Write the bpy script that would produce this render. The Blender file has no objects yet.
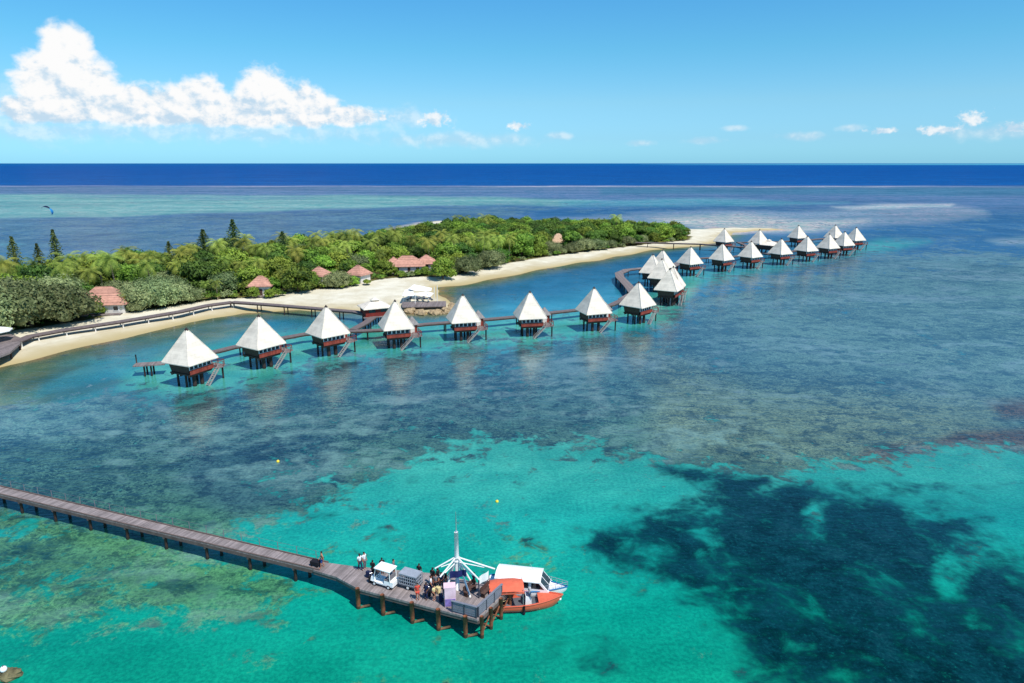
import bpy, bmesh, math, random
import numpy as np
from mathutils import Vector, Matrix

random.seed(7)
R = math.radians
S = bpy.context.scene
C = S.collection

# ------------------------------------------------------------------ camera maths
PITCH, F, H = R(14.65), 682.67, 40.0
CP, SP = math.cos(PITCH), math.sin(PITCH)

def at(px, py, z=0.0):
    x = (px - 512) / F
    u = (341.5 - py) / F
    t = (z - H) / (-SP + u * CP)
    return Vector((x * t, (CP + u * SP) * t, z))

def proj(x, y, z=0.0):
    d = y * CP - (z - H) * SP
    u = y * SP + (z - H) * CP
    return 512 + F * x / d, 341.5 - F * u / d

def sky_uv(px, py):
    x = (px - 512) / F
    u = (341.5 - py) / F
    d = Vector((x, CP + u * SP, -SP + u * CP)).normalized()
    return math.degrees(math.atan2(d.x, d.y)), math.degrees(math.asin(d.z))

def lin(r, g, b):
    f = lambda c: (c / 255 / 12.92) if c / 255 <= 0.04045 else ((c / 255 + 0.055) / 1.055) ** 2.4
    return (f(r), f(g), f(b))

# ------------------------------------------------------------------ material helpers
class NT:
    def __init__(s, tree):
        s.t = tree; s.n = tree.nodes; s.l = tree.links
    def new(s, typ, **kw):
        n = s.n.new(typ)
        for k, v in kw.items(): setattr(n, k, v)
        return n
    def put(s, sock, v):
        if isinstance(v, bpy.types.NodeSocket): s.l.new(v, sock)
        elif isinstance(v, (tuple, list)) and len(v) == 3 and sock.type == 'RGBA': sock.default_value = (*v, 1)
        else: sock.default_value = v
    def math(s, op, a, b=None, c=None, clamp=False):
        n = s.new('ShaderNodeMath', operation=op, use_clamp=clamp)
        s.put(n.inputs[0], a)
        if b is not None: s.put(n.inputs[1], b)
        if c is not None: s.put(n.inputs[2], c)
        return n.outputs[0]
    def step(s, v, a, b, lo=0.0, hi=1.0):
        n = s.new('ShaderNodeMapRange', interpolation_type='SMOOTHSTEP')
        s.put(n.inputs[0], v); s.put(n.inputs[1], a); s.put(n.inputs[2], b); s.put(n.inputs[3], lo); s.put(n.inputs[4], hi)
        return n.outputs[0]
    def mix(s, f, a, b, blend='MIX'):
        n = s.new('ShaderNodeMix', data_type='RGBA', blend_type=blend)
        s.put(n.inputs[0], f); s.put(n.inputs[6], a); s.put(n.inputs[7], b)
        return n.outputs[2]
    def noise(s, vec, scale, detail=4.0, rough=0.55, dist=0.0):
        n = s.new('ShaderNodeTexNoise')
        if vec is not None: s.put(n.inputs['Vector'], vec)
        n.inputs['Scale'].default_value = scale; n.inputs['Detail'].default_value = detail
        n.inputs['Roughness'].default_value = rough; n.inputs['Distortion'].default_value = dist
        return n.outputs[0]
    def mapv(s, vec, scale=(1, 1, 1), rot=(0, 0, 0)):
        n = s.new('ShaderNodeMapping'); s.put(n.inputs[0], vec)
        n.inputs['Scale'].default_value = scale; n.inputs['Rotation'].default_value = rot
        return n.outputs[0]

def base_mat(name):
    m = bpy.data.materials.new(name); m.use_nodes = True
    t = NT(m.node_tree)
    return m, t, t.n['Principled BSDF']

def mat(name, rgb, rough=0.7, var=0.25, scale=2.0, metal=0.0, spec=0.3, bump=0.0, stripe=None, soft=0.0):
    """rgb is sRGB 0..255; a noisy tone variation, optional plank stripes (axis, width in metres)"""
    m, t, b = base_mat(name)
    col = lin(*rgb)
    tc = t.new('ShaderNodeTexCoord').outputs['Object']
    n = t.noise(tc, scale, 5, 0.65)
    f = t.step(n, 0.3, 0.7, 1 - var, 1 + var * 0.7)
    hsv = t.new('ShaderNodeHueSaturation')
    hsv.inputs['Color'].default_value = (*col, 1)
    if stripe:
        sep = t.new('ShaderNodeSeparateXYZ'); t.put(sep.inputs[0], tc)
        v = t.math('MULTIPLY', sep.outputs[stripe[0]], 1.0 / stripe[1])
        fr = t.math('FRACT', v)
        gap = t.step(fr, 0.02, 0.12)
        wn = t.new('ShaderNodeTexWhiteNoise', noise_dimensions='1D'); t.put(wn.inputs['W'], t.math('FLOOR', v))
        tone = t.math('MULTIPLY_ADD', wn.outputs[0], 0.5, 0.75)
        st_ = t.math('MULTIPLY', tone, t.math('MULTIPLY_ADD', gap, 0.55, 0.45))
        f = t.math('MULTIPLY', f, t.math('MULTIPLY_ADD', st_, 1 - soft, soft))
    t.put(hsv.inputs['Value'], f)
    t.put(b.inputs['Base Color'], hsv.outputs[0])
    b.inputs['Roughness'].default_value = rough
    b.inputs['Metallic'].default_value = metal
    b.inputs['Specular IOR Level'].default_value = spec
    if bump:
        bp = t.new('ShaderNodeBump'); bp.inputs['Strength'].default_value = bump; bp.inputs['Distance'].default_value = 0.05
        t.put(bp.inputs['Height'], t.noise(tc, scale * 6, 4)); t.put(b.inputs['Normal'], bp.outputs[0])
    return m

def pile_mat(name, rgb, wet):
    m = mat(name, rgb, 0.85, 0.35, 3, bump=0.3); t = NT(m.node_tree); b = t.n['Principled BSDF']
    src = b.inputs['Base Color'].links[0].from_socket
    pos = t.new('ShaderNodeNewGeometry').outputs['Position']; z = t.new('ShaderNodeSeparateXYZ'); t.put(z.inputs[0], pos)
    zz = t.math('ADD', z.outputs[2], t.math('MULTIPLY', t.noise(pos, 2.5, 4), 0.5))
    c = t.mix(t.step(zz, 0.45, 0.75), lin(*wet), src)
    t.put(b.inputs['Base Color'], c)
    return m

def leaf_mat(name, dark, light, trans=0.25):
    m, t, b = base_mat(name)
    tc = t.new('ShaderNodeTexCoord').outputs['Object']
    info = t.new('ShaderNodeObjectInfo')
    n1 = t.noise(tc, 0.55, 3, 0.6); n2 = t.noise(tc, 3.0, 2)
    f = t.math('ADD', t.step(n1, 0.3, 0.7, 0, 0.65), t.math('MULTIPLY', n2, 0.4))
    f = t.math('ADD', f, t.math('MULTIPLY_ADD', info.outputs['Random'], 0.5, -0.28), clamp=True)
    c = t.mix(f, lin(*dark), lin(*light))
    hs = t.new('ShaderNodeHueSaturation'); t.put(hs.inputs['Color'], c)
    wn = t.new('ShaderNodeTexWhiteNoise', noise_dimensions='1D'); t.put(wn.inputs['W'], t.math('MULTIPLY', info.outputs['Random'], 91.7))
    t.put(hs.inputs['Hue'], t.math('MULTIPLY_ADD', wn.outputs[0], 0.05, 0.472))
    t.put(hs.inputs['Value'], t.math('MULTIPLY_ADD', wn.outputs[0], 0.45, 0.78))
    c = hs.outputs[0]
    t.put(b.inputs['Base Color'], c); b.inputs['Roughness'].default_value = 0.6; b.inputs['Specular IOR Level'].default_value = 0.25
    tr = t.new('ShaderNodeBsdfTranslucent'); t.put(tr.inputs[0], c)
    mx = t.new('ShaderNodeMixShader'); mx.inputs[0].default_value = trans
    t.l.new(b.outputs[0], mx.inputs[1]); t.l.new(tr.outputs[0], mx.inputs[2])
    t.l.new(mx.outputs[0], t.n['Material Output'].inputs[0])
    return m

def glass_mat(name, rgb, rough=0.08):
    m, t, b = base_mat(name)
    b.inputs['Base Color'].default_value = (*lin(*rgb), 1); b.inputs['Roughness'].default_value = rough
    b.inputs['Specular IOR Level'].default_value = 0.8
    return m

M = dict(
    roof=mat('white_roof', (222, 210, 192), 0.7, 0.16, 0.5, spec=0.15, bump=0.35, stripe=(2, 0.62), soft=.72),
    roofgrey=mat('grey_shingle', (128, 124, 122), 0.8, 0.25, 2),
    finial=mat('dark_finial', (58, 44, 40), 0.7),
    darkwood=mat('dark_timber', (82, 60, 52), 0.75, 0.3, 3, stripe=(2, 0.22)),
    redwood=mat('red_timber', (140, 62, 48), 0.7, 0.25, 3, stripe=(0, 0.25)),
    bpile=pile_mat('bungalow_pile_wood', (58, 44, 42), (34, 32, 26)),
    greydeck=mat('weathered_deck', (128, 116, 112), 0.85, 0.25, 1.5, stripe=(0, 0.2)),
    walk=mat('walkway_timber', (112, 99, 96), 0.85, 0.25, 1.5),
    stair=mat('grey_stair', (150, 142, 136), 0.8, 0.2),
    white=mat('white_paint', (232, 231, 226), 0.45, 0.06, 2),
    whitewall=mat('white_wall', (214, 208, 198), 0.8, 0.12, 1),
    glass=glass_mat('dark_glass', (22, 26, 34)),
    pierdeck=mat('pier_deck', (138, 127, 124), 0.85, 0.22, 0.8, stripe=(0, 0.16)),
    pierbeam=mat('pier_beam', (104, 88, 82), 0.85, 0.3, 1.2),
    pile=pile_mat('rusty_pile', (132, 80, 54), (52, 50, 34)),
    piledark=pile_mat('old_pile', (66, 50, 44), (36, 36, 28)),
    pilefoot=mat('pile_foot', (112, 88, 66), 0.9, 0.3, 3),
    fence=mat('grey_slats', (118, 120, 130), 0.7, 0.15, 2),
    fencepost=mat('dark_posts', (70, 72, 82), 0.7, 0.15, 2),
    rail=mat('thin_rail_metal', (120, 116, 120), 0.5, 0.1),
    tile=mat('terracotta_tiles', (188, 138, 118), 0.8, 0.22, 1.2, stripe=(2, 0.25)),
    thatch=mat('tan_thatch', (190, 158, 128), 0.9, 0.2, 2),
    hutred=mat('hut_red_boards', (124, 44, 36), 0.75, 0.2, 2, stripe=(2, 0.3)),
    rock=mat('beach_rock', (168, 146, 112), 0.9, 0.4, 0.8, bump=0.6),
    darkrock=mat('weedy_rock', (104, 98, 70), 0.9, 0.5, 1.5, bump=0.6),
    sail=mat('white_canvas', (236, 234, 228), 0.8, 0.06, 1),
    pink=mat('pale_pink_board', (232, 196, 206), 0.6, 0.15, 1.5),
    purple=mat('violet_print', (136, 112, 176), 0.6, 0.3, 3),
    banner=mat('navy_banner', (32, 40, 92), 0.7, 0.2, 3),
    orange=mat('orange_gelcoat', (214, 98, 68), 0.35, 0.08, 2, spec=0.5),
    orangecloth=mat('orange_canvas', (218, 104, 76), 0.8, 0.12, 2),
    gelwhite=mat('white_gelcoat', (244, 243, 240), 0.3, 0.05, 2, spec=0.5),
    blue=mat('blue_stripe', (40, 110, 160), 0.4, 0.08),
    steel=mat('steel_tube', (190, 192, 196), 0.3, 0.06, metal=0.6),
    grey=mat('grey_plastic', (92, 96, 104), 0.6, 0.15),
    cage=mat('galvanised_bars', (150, 156, 164), 0.5, 0.12),
    tyre=mat('black_rubber', (24, 24, 26), 0.9, 0.2),
    black=mat('black_fabric', (26, 26, 32), 0.9, 0.2),
    navy=mat('navy_fabric', (32, 40, 74), 0.9, 0.2),
    bark=mat('tree_bark', (92, 74, 60), 0.9, 0.3, 2),
    palmbark=mat('palm_bark', (142, 124, 104), 0.9, 0.25, 2),
    skin=mat('tan_skin', (176, 116, 88), 0.6, 0.08),
    skin2=mat('brown_skin', (104, 68, 52), 0.6, 0.08),
    hair=mat('dark_hair', (30, 24, 22), 0.7, 0.1),
    wshirt=mat('white_shirt', (228, 228, 228), 0.85, 0.06),
    redshirt=mat('red_shirt', (206, 74, 60), 0.85, 0.1),
    cream=mat('cream_cloth', (226, 206, 150), 0.85, 0.1),
    blueshort=mat('blue_shorts', (48, 76, 140), 0.85, 0.1),
    greyfab=mat('grey_cloth', (112, 108, 112), 0.85, 0.1),
    yellow=mat('yellow_buoy', (236, 208, 60), 0.4, 0.08),
    kite=mat('kite_black', (20, 30, 60), 0.6, 0.1),
    kiteblue=mat('kite_blue', (40, 130, 190), 0.6, 0.1),
    leafA=leaf_mat('bright_foliage', (46, 74, 22), (160, 186, 70)),
    leafB=leaf_mat('deep_foliage', (36, 66, 28), (112, 150, 58)),
    leafC=leaf_mat('silver_foliage', (70, 88, 48), (164, 174, 118)),
    palmleaf=leaf_mat('palm_foliage', (54, 88, 28), (196, 204, 92), 0.3),
    pineleaf=leaf_mat('pine_foliage', (52, 72, 38), (112, 128, 70), 0.2),
)

# ------------------------------------------------------------------ mesh builder
class MB:
    def __init__(s): s.v = []; s.f = []; s.m = []; s.cur = 0
    def add(s, vs, fs):
        o = len(s.v); s.v += [tuple(v) for v in vs]
        for f in fs: s.f.append(tuple(i + o for i in f)); s.m.append(s.cur)
        return s
    def box(s, c, size, rz=0, taper=1.0):
        cx, cy, cz = c; a, b, h = size[0] / 2, size[1] / 2, size[2] / 2
        vs = []
        for k, t in ((-1, 1.0), (1, taper)):
            for sx, sy in ((-1, -1), (1, -1), (1, 1), (-1, 1)):
                x, y = sx * a * t, sy * b * t
                vs.append((cx + x * math.cos(rz) - y * math.sin(rz), cy + x * math.sin(rz) + y * math.cos(rz), cz + k * h))
        return s.add(vs, [(3, 2, 1, 0), (4, 5, 6, 7), (0, 1, 5, 4), (1, 2, 6, 5), (2, 3, 7, 6), (3, 0, 4, 7)])
    def beam(s, p, q, w, h):
        p, q = Vector(p), Vector(q); d = (q - p).normalized()
        side = d.cross(Vector((0, 0, 1)))
        if side.length < 1e-4: side = Vector((1, 0, 0))
        side.normalize(); up = side.cross(d)
        vs = []
        for e in (p, q):
            for a, b in ((-1, -1), (1, -1), (1, 1), (-1, 1)): vs.append(e + side * a * w / 2 + up * b * h / 2)
        return s.add(vs, [(0, 1, 2, 3), (7, 6, 5, 4), (0, 4, 5, 1), (1, 5, 6, 2), (2, 6, 7, 3), (3, 7, 4, 0)])
    def tube(s, pts, rad, n=8, cap=True):
        pts = [Vector(p) for p in pts]
        if not isinstance(rad, (list, tuple)): rad = [rad] * len(pts)
        vs = []; fs = []
        for i, p in enumerate(pts):
            d = (pts[min(i + 1, len(pts) - 1)] - pts[max(i - 1, 0)]).normalized()
            a = d.cross(Vector((0, 0, 1)))
            if a.length < 0.05: a = d.cross(Vector((0, 1, 0)))
            a.normalize(); b = d.cross(a)
            for k in range(n):
                t = 2 * math.pi * k / n
                vs.append(p + (a * math.cos(t) + b * math.sin(t)) * rad[i])
        for i in range(len(pts) - 1):
            for k in range(n):
                fs.append((i * n + k, i * n + (k + 1) % n, (i + 1) * n + (k + 1) % n, (i + 1) * n + k))
        if cap:
            fs.append(tuple(range(n))); fs.append(tuple(reversed(range((len(pts) - 1) * n, len(pts) * n))))
        return s.add(vs, fs)
    def pyramid(s, c, a, b, z0, z1, th=0.12, top=0.0, rz=0):
        """a hipped roof: eave half sizes a, b; ridge half length top"""
        cx, cy = c
        loc = [(-a, -b, z0), (a, -b, z0), (a, b, z0), (-a, b, z0), (-a, -b, z0 - th), (a, -b, z0 - th), (a, b, z0 - th), (-a, b, z0 - th)]
        if top <= 0.01:
            loc.append((0, 0, z1)); fs = [(0, 1, 8), (1, 2, 8), (2, 3, 8), (3, 0, 8)]
        else:
            loc += [(-top, 0, z1), (top, 0, z1)]
            fs = [(0, 1, 9, 8), (1, 2, 9), (2, 3, 8, 9), (3, 0, 8)]
        fs += [(4, 5, 1, 0), (5, 6, 2, 1), (6, 7, 3, 2), (7, 4, 0, 3), (7, 6, 5, 4)]
        vs = [(cx + x * math.cos(rz) - y * math.sin(rz), cy + x * math.sin(rz) + y * math.cos(rz), z) for x, y, z in loc]
        return s.add(vs, fs)
    def ball(s, c, r, nu=10, nv=7, jit=0.0, sq=(1, 1, 1)):
        vs = []; fs = []
        for j in range(nv + 1):
            ph = math.pi * j / nv
            for i in range(nu):
                th = 2 * math.pi * i / nu; k = 1 + (random.uniform(-jit, jit) if 0 < j < nv else 0)
                vs.append((c[0] + r * sq[0] * k * math.sin(ph) * math.cos(th), c[1] + r * sq[1] * k * math.sin(ph) * math.sin(th), c[2] + r * sq[2] * k * math.cos(ph)))
        for j in range(nv):
            for i in range(nu):
                fs.append((j * nu + i, (j + 1) * nu + i, (j + 1) * nu + (i + 1) % nu, j * nu + (i + 1) % nu))
        return s.add(vs, fs)
    def build(s, name, mats, parent=None, smooth=False, loc=None):
        me = bpy.data.meshes.new(name); me.from_pydata(s.v, [], s.f); me.validate()
        if not isinstance(mats, (list, tuple)): mats = [mats]
        for x in mats: me.materials.append(x)
        if len(mats) > 1 and len(me.polygons) == len(s.m): me.polygons.foreach_set('material_index', s.m)
        if smooth: me.polygons.foreach_set('use_smooth', [True] * len(me.polygons))
        me.update()
        o = bpy.data.objects.new(name, me); C.objects.link(o)
        if parent: o.parent = parent
        if loc is not None: o.location = loc
        return o

def tag(o, label, cat, group=None):
    o['label'] = label; o['category'] = cat
    if group: o['group'] = group
    return o
def empty(name, loc, rz=0, label=None, cat=None, group=None, sc=1.0):
    o = bpy.data.objects.new(name, None); C.objects.link(o); o.location = loc; o.rotation_euler = (0, 0, rz); o.scale = (sc,) * 3
    o.empty_display_size = 0.3
    if label: tag(o, label, cat, group)
    return o
def structure(o): o['kind'] = 'structure'; return o
def copy_tree(o, parent=None):
    c = o.copy(); C.objects.link(c)
    if parent: c.parent = parent
    for ch in o.children: copy_tree(ch, c)
    return c

# ------------------------------------------------------------------ polygon fields
def sdist(X, Y, poly):
    """signed distance to a polygon, positive inside (numpy arrays)"""
    n = len(poly); d = np.full(X.shape, 1e18); ins = np.zeros(X.shape, bool)
    for i in range(n):
        ax, ay = poly[i][0], poly[i][1]; bx, by = poly[(i + 1) % n][0], poly[(i + 1) % n][1]
        ex, ey = bx - ax, by - ay; wx, wy = X - ax, Y - ay
        t = np.clip((wx * ex + wy * ey) / (ex * ex + ey * ey + 1e-12), 0, 1)
        d = np.minimum(d, (wx - ex * t) ** 2 + (wy - ey * t) ** 2)
        if by != ay:
            ins ^= ((ay > Y) != (by > Y)) & (X < (bx - ax) * (Y - ay) / (by - ay) + ax)
    d = np.sqrt(d)
    return np.where(ins, d, -d)
def sstep(v, a, b):
    t = np.clip((v - a) / (b - a), 0, 1); return t * t * (3 - 2 * t)

SHORE_PX = [(-220, 425), (-120, 402), (-40, 377), (0, 366), (30, 360), (60, 352.5), (100, 343), (140, 333.5), (180, 326), (215, 318), (245, 312.5), (275, 312), (300, 310.5),
            (340, 311.5), (372, 312), (405, 313), (430, 314), (452, 312), (457, 305), (446, 299), (439, 293), (441, 287.5), (460, 285), (490, 279.5), (520, 273.5), (551, 267.5),
            (590, 261.5), (625, 255), (652, 250), (680, 247.5), (700, 246), (716, 243), (725, 237), (735, 232.5), (760, 230.5), (785, 229.5), (760, 228.3), (725, 228), (700, 229.5),
            (660, 230), (600, 229), (540, 227.5), (500, 226), (470, 222.5), (445, 221.3), (430, 222), (405, 227), (370, 238), (330, 245), (280, 251), (200, 261), (100, 271), (0, 279), (-120, 289), (-220, 296)]
SHORE = [at(x, y)[:2] for x, y in SHORE_PX]
WOOD_PX = [(-150, 362), (-60, 344), (0, 332), (45, 326), (85, 320), (125, 312), (165, 307), (210, 299.5), (245, 297), (300, 290), (340, 288), (380, 279), (415, 276), (440, 276), (470, 270), (510, 262), (550, 255.5),
           (600, 249), (650, 243), (688, 239.5), (692, 236), (650, 232), (600, 230.8), (540, 229.5), (490, 228), (460, 228), (425, 234), (390, 242), (340, 249.5), (290, 255), (200, 264.5), (100, 274), (0, 282), (-150, 297)]
WOOD = [at(x, y, 1.5)[:2] for x, y in WOOD_PX]

def land_z(sd):
    return np.where(sd > 0, 1.6 * (1 - np.exp(-sd / 9.0)), sd * 0.12)
def zl(x, y):
    return float(land_z(sdist(np.array([x]), np.array([y]), SHORE))[0])
def on_land(px, py):
    p = at(px, py, 1.0)
    for _ in range(4): p = at(px, py, max(0.0, zl(p.x, p.y)))
    return p
def height_to(p, py):
    lo, hi = 0.5, 40
    for _ in range(40):
        m = (lo + hi) / 2
        if proj(p.x, p.y, p.z + m)[1] > py: lo = m
        else: hi = m
    return lo

def grid_mesh(name, X, Y, Z, keep=None, attrs=None):
    nr, nc = X.shape
    idx = np.arange(nr * nc).reshape(nr, nc)
    q = np.stack([idx[:-1, :-1], idx[:-1, 1:], idx[1:, 1:], idx[1:, :-1]], -1).reshape(-1, 4)
    vs = np.stack([X, Y, Z], -1).reshape(-1, 3)
    if keep is not None:
        k = keep.reshape(-1); q = q[k[q].all(1)]
    me = bpy.data.meshes.new(name)
    me.vertices.add(len(vs)); me.vertices.foreach_set('co', vs.astype(np.float32).ravel())
    me.loops.add(q.size); me.loops.foreach_set('vertex_index', q.astype(np.int32).ravel())
    me.polygons.add(len(q)); me.polygons.foreach_set('loop_start', np.arange(0, q.size, 4, dtype=np.int32))
    me.polygons.foreach_set('use_smooth', np.ones(len(q), bool))
    me.update(calc_edges=True)
    for an, arr in (attrs or {}).items():
        a = me.attributes.new(an, 'FLOAT_COLOR', 'POINT')
        full = (arr.reshape(-1, 4) if arr.shape[-1] == 4 else np.concatenate([arr.reshape(-1, 3), np.ones((len(vs), 1))], 1)).astype(np.float32)
        a.data.foreach_set('color', full.ravel())
    o = bpy.data.objects.new(name, me); C.objects.link(o)
    return o

# ------------------------------------------------------------------ sea
def build_water():
    pys = list(np.arange(163.35, 164.6, 0.25)) + list(np.arange(164.8, 235, 0.7)) + list(np.arange(235, 400, 1.1)) + list(np.arange(400, 720, 1.7))
    D = [at(512, p).y for p in pys] + [18, 0, -60, -200]
    D = np.array(D)[::-1, None]
    u = np.linspace(-1, 1, 430)[None, :]
    u = np.sign(u) * (0.72 * np.abs(u) + 0.28 * np.abs(u) ** 4)
    W = np.abs(D) * 1.35 + 70
    X = u * W; Y = D + 0 * u; Z = 0 * X
    Yc = np.maximum(Y, 20.0)
    d = Yc * CP + H * SP
    px = 512 + F * X / d; py = 341.5 - F * (Yc * SP - H * CP) / d
    # gentle wobble of the painted zones, in world metres
    wob = np.sin(X * 0.11 + 1.3 * np.sin(Y * 0.07)) + 0.6 * np.sin(Y * 0.19 + X * 0.05) + 0.5 * np.sin(X * 0.31 - Y * 0.23)
    ppm = np.clip(F / (d + 1), 0, 12)
    qx = px + wob * 0.5 * ppm; qy = py + wob * 0.18 * ppm * np.clip((py - 163) / 400, 0, 1)
    farw = 1 - sstep(py, 215, 290)
    qy = qy + farw * (.9 * np.sin(X * .013 + Y * .004) + .7 * np.sin(X * .029 - Y * .007 + 1.1) + .45 * np.sin(X * .067 + Y * .011)) * np.clip((py - 181) / 30, 0, 1)
    col = np.zeros(X.shape + (3,)); rc = np.zeros(X.shape + (3,)); mk = np.zeros(X.shape + (3,))
    # vertical base ramp of the water colour
    stops = [(163, (0, 104, 168)), (166, (0, 84, 160)), (172, (0, 80, 158)), (184.8, (0, 84, 160)), (187.6, (84, 120, 156)), (194, (84, 122, 164)), (214, (62, 104, 150)), (250, (54, 104, 150)), (300, (28, 118, 158)), (340, (44, 140, 158)),
             (400, (62, 140, 140)), (440, (62, 172, 158)), (520, (26, 164, 156)), (600, (8, 158, 140)), (683, (12, 158, 132))]
    ys = [a for a, _ in stops]; ls = np.array([lin(*c) for _, c in stops])
    for k in range(3): col[..., k] = np.interp(py, ys, ls[:, k])
    rstops = [(163, (0, 62, 138)), (200, (72, 108, 150)), (250, (62, 98, 140)), (300, (64, 100, 126)), (360, (58, 96, 118)), (420, (56, 94, 106)), (500, (52, 94, 100)), (560, (62, 124, 104)), (683, (60, 130, 108))]
    ys = [a for a, _ in rstops]; ls = np.array([lin(*c) for _, c in rstops])
    for k in range(3): rc[..., k] = np.interp(py, ys, ls[:, k])
    def paint(arr, poly, rgb, b, amt=1.0):
        w = sstep(sdist(qx, qy, poly), -b, b)[..., None] * amt
        arr[:] = arr * (1 - w) + np.array(lin(*rgb)) * w
    def mask(k, poly, b, val=1.0):
        w = sstep(sdist(qx, qy, poly), -b, b)
        mk[..., k] = mk[..., k] * (1 - w) + val * w
    # far lagoon
    paint(col, [(-200, 195), (120, 194.5), (330, 195.5), (480, 197), (600, 200), (560, 206), (420, 207), (300, 209.5), (200, 213.5), (100, 217), (-200, 219)], (110, 170, 170), 1.6, 0.9)
    paint(col, [(60, 195.5), (320, 196.5), (300, 199.5), (80, 198)], (100, 152, 172), 1.2, 0.7)
    paint(col, [(-200, 241), (0, 240), (28, 242), (20, 246), (-200, 250)], (104, 160, 176), 1.5)
    paint(col, [(560, 200), (700, 198.5), (850, 203), (700, 207), (560, 206)], (84, 160, 176), 2.0, 0.7)
    paint(col, [(600, 187.5), (1200, 188), (1200, 196), (600, 194)], (52, 116, 150), 2.0, 0.7)
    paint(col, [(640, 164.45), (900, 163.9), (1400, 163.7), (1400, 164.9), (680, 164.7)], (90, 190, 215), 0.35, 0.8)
    paint(col, [(480, 207), (700, 205), (860, 212), (1100, 216), (1100, 320), (900, 300), (880, 245), (860, 235), (600, 226)], (28, 92, 146), 5.0, 0.8)
    paint(col, [(555, 219), (640, 213), (720, 209.5), (800, 211), (870, 206), (950, 205.5), (985, 211), (990, 216), (950, 221), (880, 224), (835, 231), (770, 234), (700, 230)], (122, 152, 174), 4.0, .85)
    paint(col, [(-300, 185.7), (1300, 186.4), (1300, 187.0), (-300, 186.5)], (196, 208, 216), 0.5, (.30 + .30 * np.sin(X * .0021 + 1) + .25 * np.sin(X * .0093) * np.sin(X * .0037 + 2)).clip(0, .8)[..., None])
    paint(col, [(650, 219), (740, 214), (800, 220), (870, 219), (815, 229.5), (770, 231), (700, 229)], (184, 198, 192), 4.0, 0.9)
    paint(col, [(880, 212), (960, 210), (985, 215), (940, 220), (890, 221)], (118, 136, 162), 5.0, 0.5)
    paint(col, [(830, 206.5), (955, 204.5), (950, 208), (850, 210)], (176, 200, 204), 1.6, 0.7)
    paint(col, [(985, 239), (1024, 236), (1100, 237), (1100, 245), (1000, 244)], (140, 172, 182), 3.0, 0.6)
    # channel between beach and the bungalow row
    paint(col, [(420, 300), (460, 290), (560, 271), (640, 253), (720, 244), (760, 240), (860, 238), (890, 240), (760, 262), (640, 285), (620, 300), (500, 322), (440, 328), (425, 316)], (28, 102, 140), 7, 0.95)
    paint(col, [(230, 340), (300, 318), (425, 316), (440, 330), (300, 345)], (52, 124, 138), 7, 0.8)
    paint(col, [(430, 312), (500, 300), (560, 296), (640, 285), (640, 312), (560, 330), (440, 334)], (58, 156, 182), 9, 0.85)
    # pale sandy strip under the bungalows
    paint(col, [(110, 360), (200, 345), (330, 328), (480, 322), (600, 310), (660, 290), (700, 275), (690, 300), (670, 322), (600, 338), (480, 348), (390, 356), (300, 372), (230, 392), (170, 395), (120, 388)], (76, 182, 164), 7, 0.95)
    paint(col, [(660, 275), (760, 262), (840, 252), (880, 238), (930, 240), (890, 252), (830, 262), (760, 276), (700, 288), (690, 302), (664, 312)], (66, 172, 164), 6, 0.65)
    paint(col, [(0, 372), (40, 362), (100, 348), (200, 330), (260, 320), (230, 338), (150, 358), (90, 378), (40, 402), (-100, 430), (-200, 440)], (112, 140, 104), 6, 0.9)
    paint(col, [(70, 350), (130, 342), (190, 337), (150, 360), (110, 385), (60, 400), (30, 396)], (52, 150, 160), 7, 0.75)
    for poly in ([(170, 335), (215, 326), (262, 320), (250, 326), (215, 334), (180, 343)], [(90, 352), (150, 340), (180, 338), (140, 350), (100, 360)], [(0, 380), (60, 366), (90, 364), (50, 382), (0, 396)], [(40, 392), (110, 378), (130, 380), (70, 398), (30, 404)], [(365, 340), (420, 334), (440, 338), (390, 348)]):
        paint(col, poly, (66, 88, 58), 4, 0.6)
    # the big mottled reef and its colours
    reef = [(-300, 430), (-40, 412), (30, 398), (100, 392), (180, 404), (240, 394), (310, 374), (390, 360), (480, 351), (560, 344), (640, 330), (690, 305), (712, 287), (800, 270), (880, 254), (960, 246), (1200, 250), (1200, 430),
            (1040, 452), (960, 452), (900, 462), (840, 470), (760, 470), (700, 468), (640, 462), (590, 450), (540, 440), (470, 438), (410, 446), (365, 462), (345, 490), (310, 505), (260, 525), (180, 560), (-300, 470)]
    mask(0, reef, 36)
    mask(0, [(-300, 470), (0, 500), (120, 530), (250, 560), (300, 592), (280, 612), (200, 622), (130, 628), (60, 640), (-300, 640)], 30, 0.72)
    mask(1, [(-300, 520), (60, 540), (200, 575), (290, 600), (200, 612), (60, 600), (-300, 600)], 30, .42)
    mask(0, [(240, 480), (330, 470), (420, 440), (405, 470), (330, 500), (260, 520)], 12, 0.6)
    mask(0, [(470, 540), (540, 545), (560, 570), (480, 560)], 16, 0.35)
    mask(0, [(560, 200), (1100, 214), (1100, 255), (880, 245), (600, 228)], 5, 0.22)
    mask(0, [(-200, 217), (100, 218), (260, 212), (420, 208), (560, 207), (480, 222), (300, 250), (0, 275), (-200, 280)], 3, 0.62)
    paint(rc, [(700, 290), (900, 262), (1100, 262), (1100, 400), (900, 440), (760, 380)], (78, 112, 126), 40, 0.75)
    paint(rc, [(640, 340), (760, 390), (1000, 400), (1000, 450), (800, 468), (660, 455)], (86, 110, 108), 25, 0.8)
    for poly in ([(925, 448), (960, 433), (1000, 430), (1100, 424), (1100, 454), (1000, 453)], [(985, 402), (1100, 392), (1100, 420), (1000, 418)], [(845, 462), (870, 450), (905, 446), (908, 460)]):
        paint(rc, poly, (70, 56, 46), 7, 0.9)
    paint(rc, [(880, 452), (920, 444), (970, 448), (960, 460), (900, 462)], (78, 72, 78), 9, 0.75)
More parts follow.
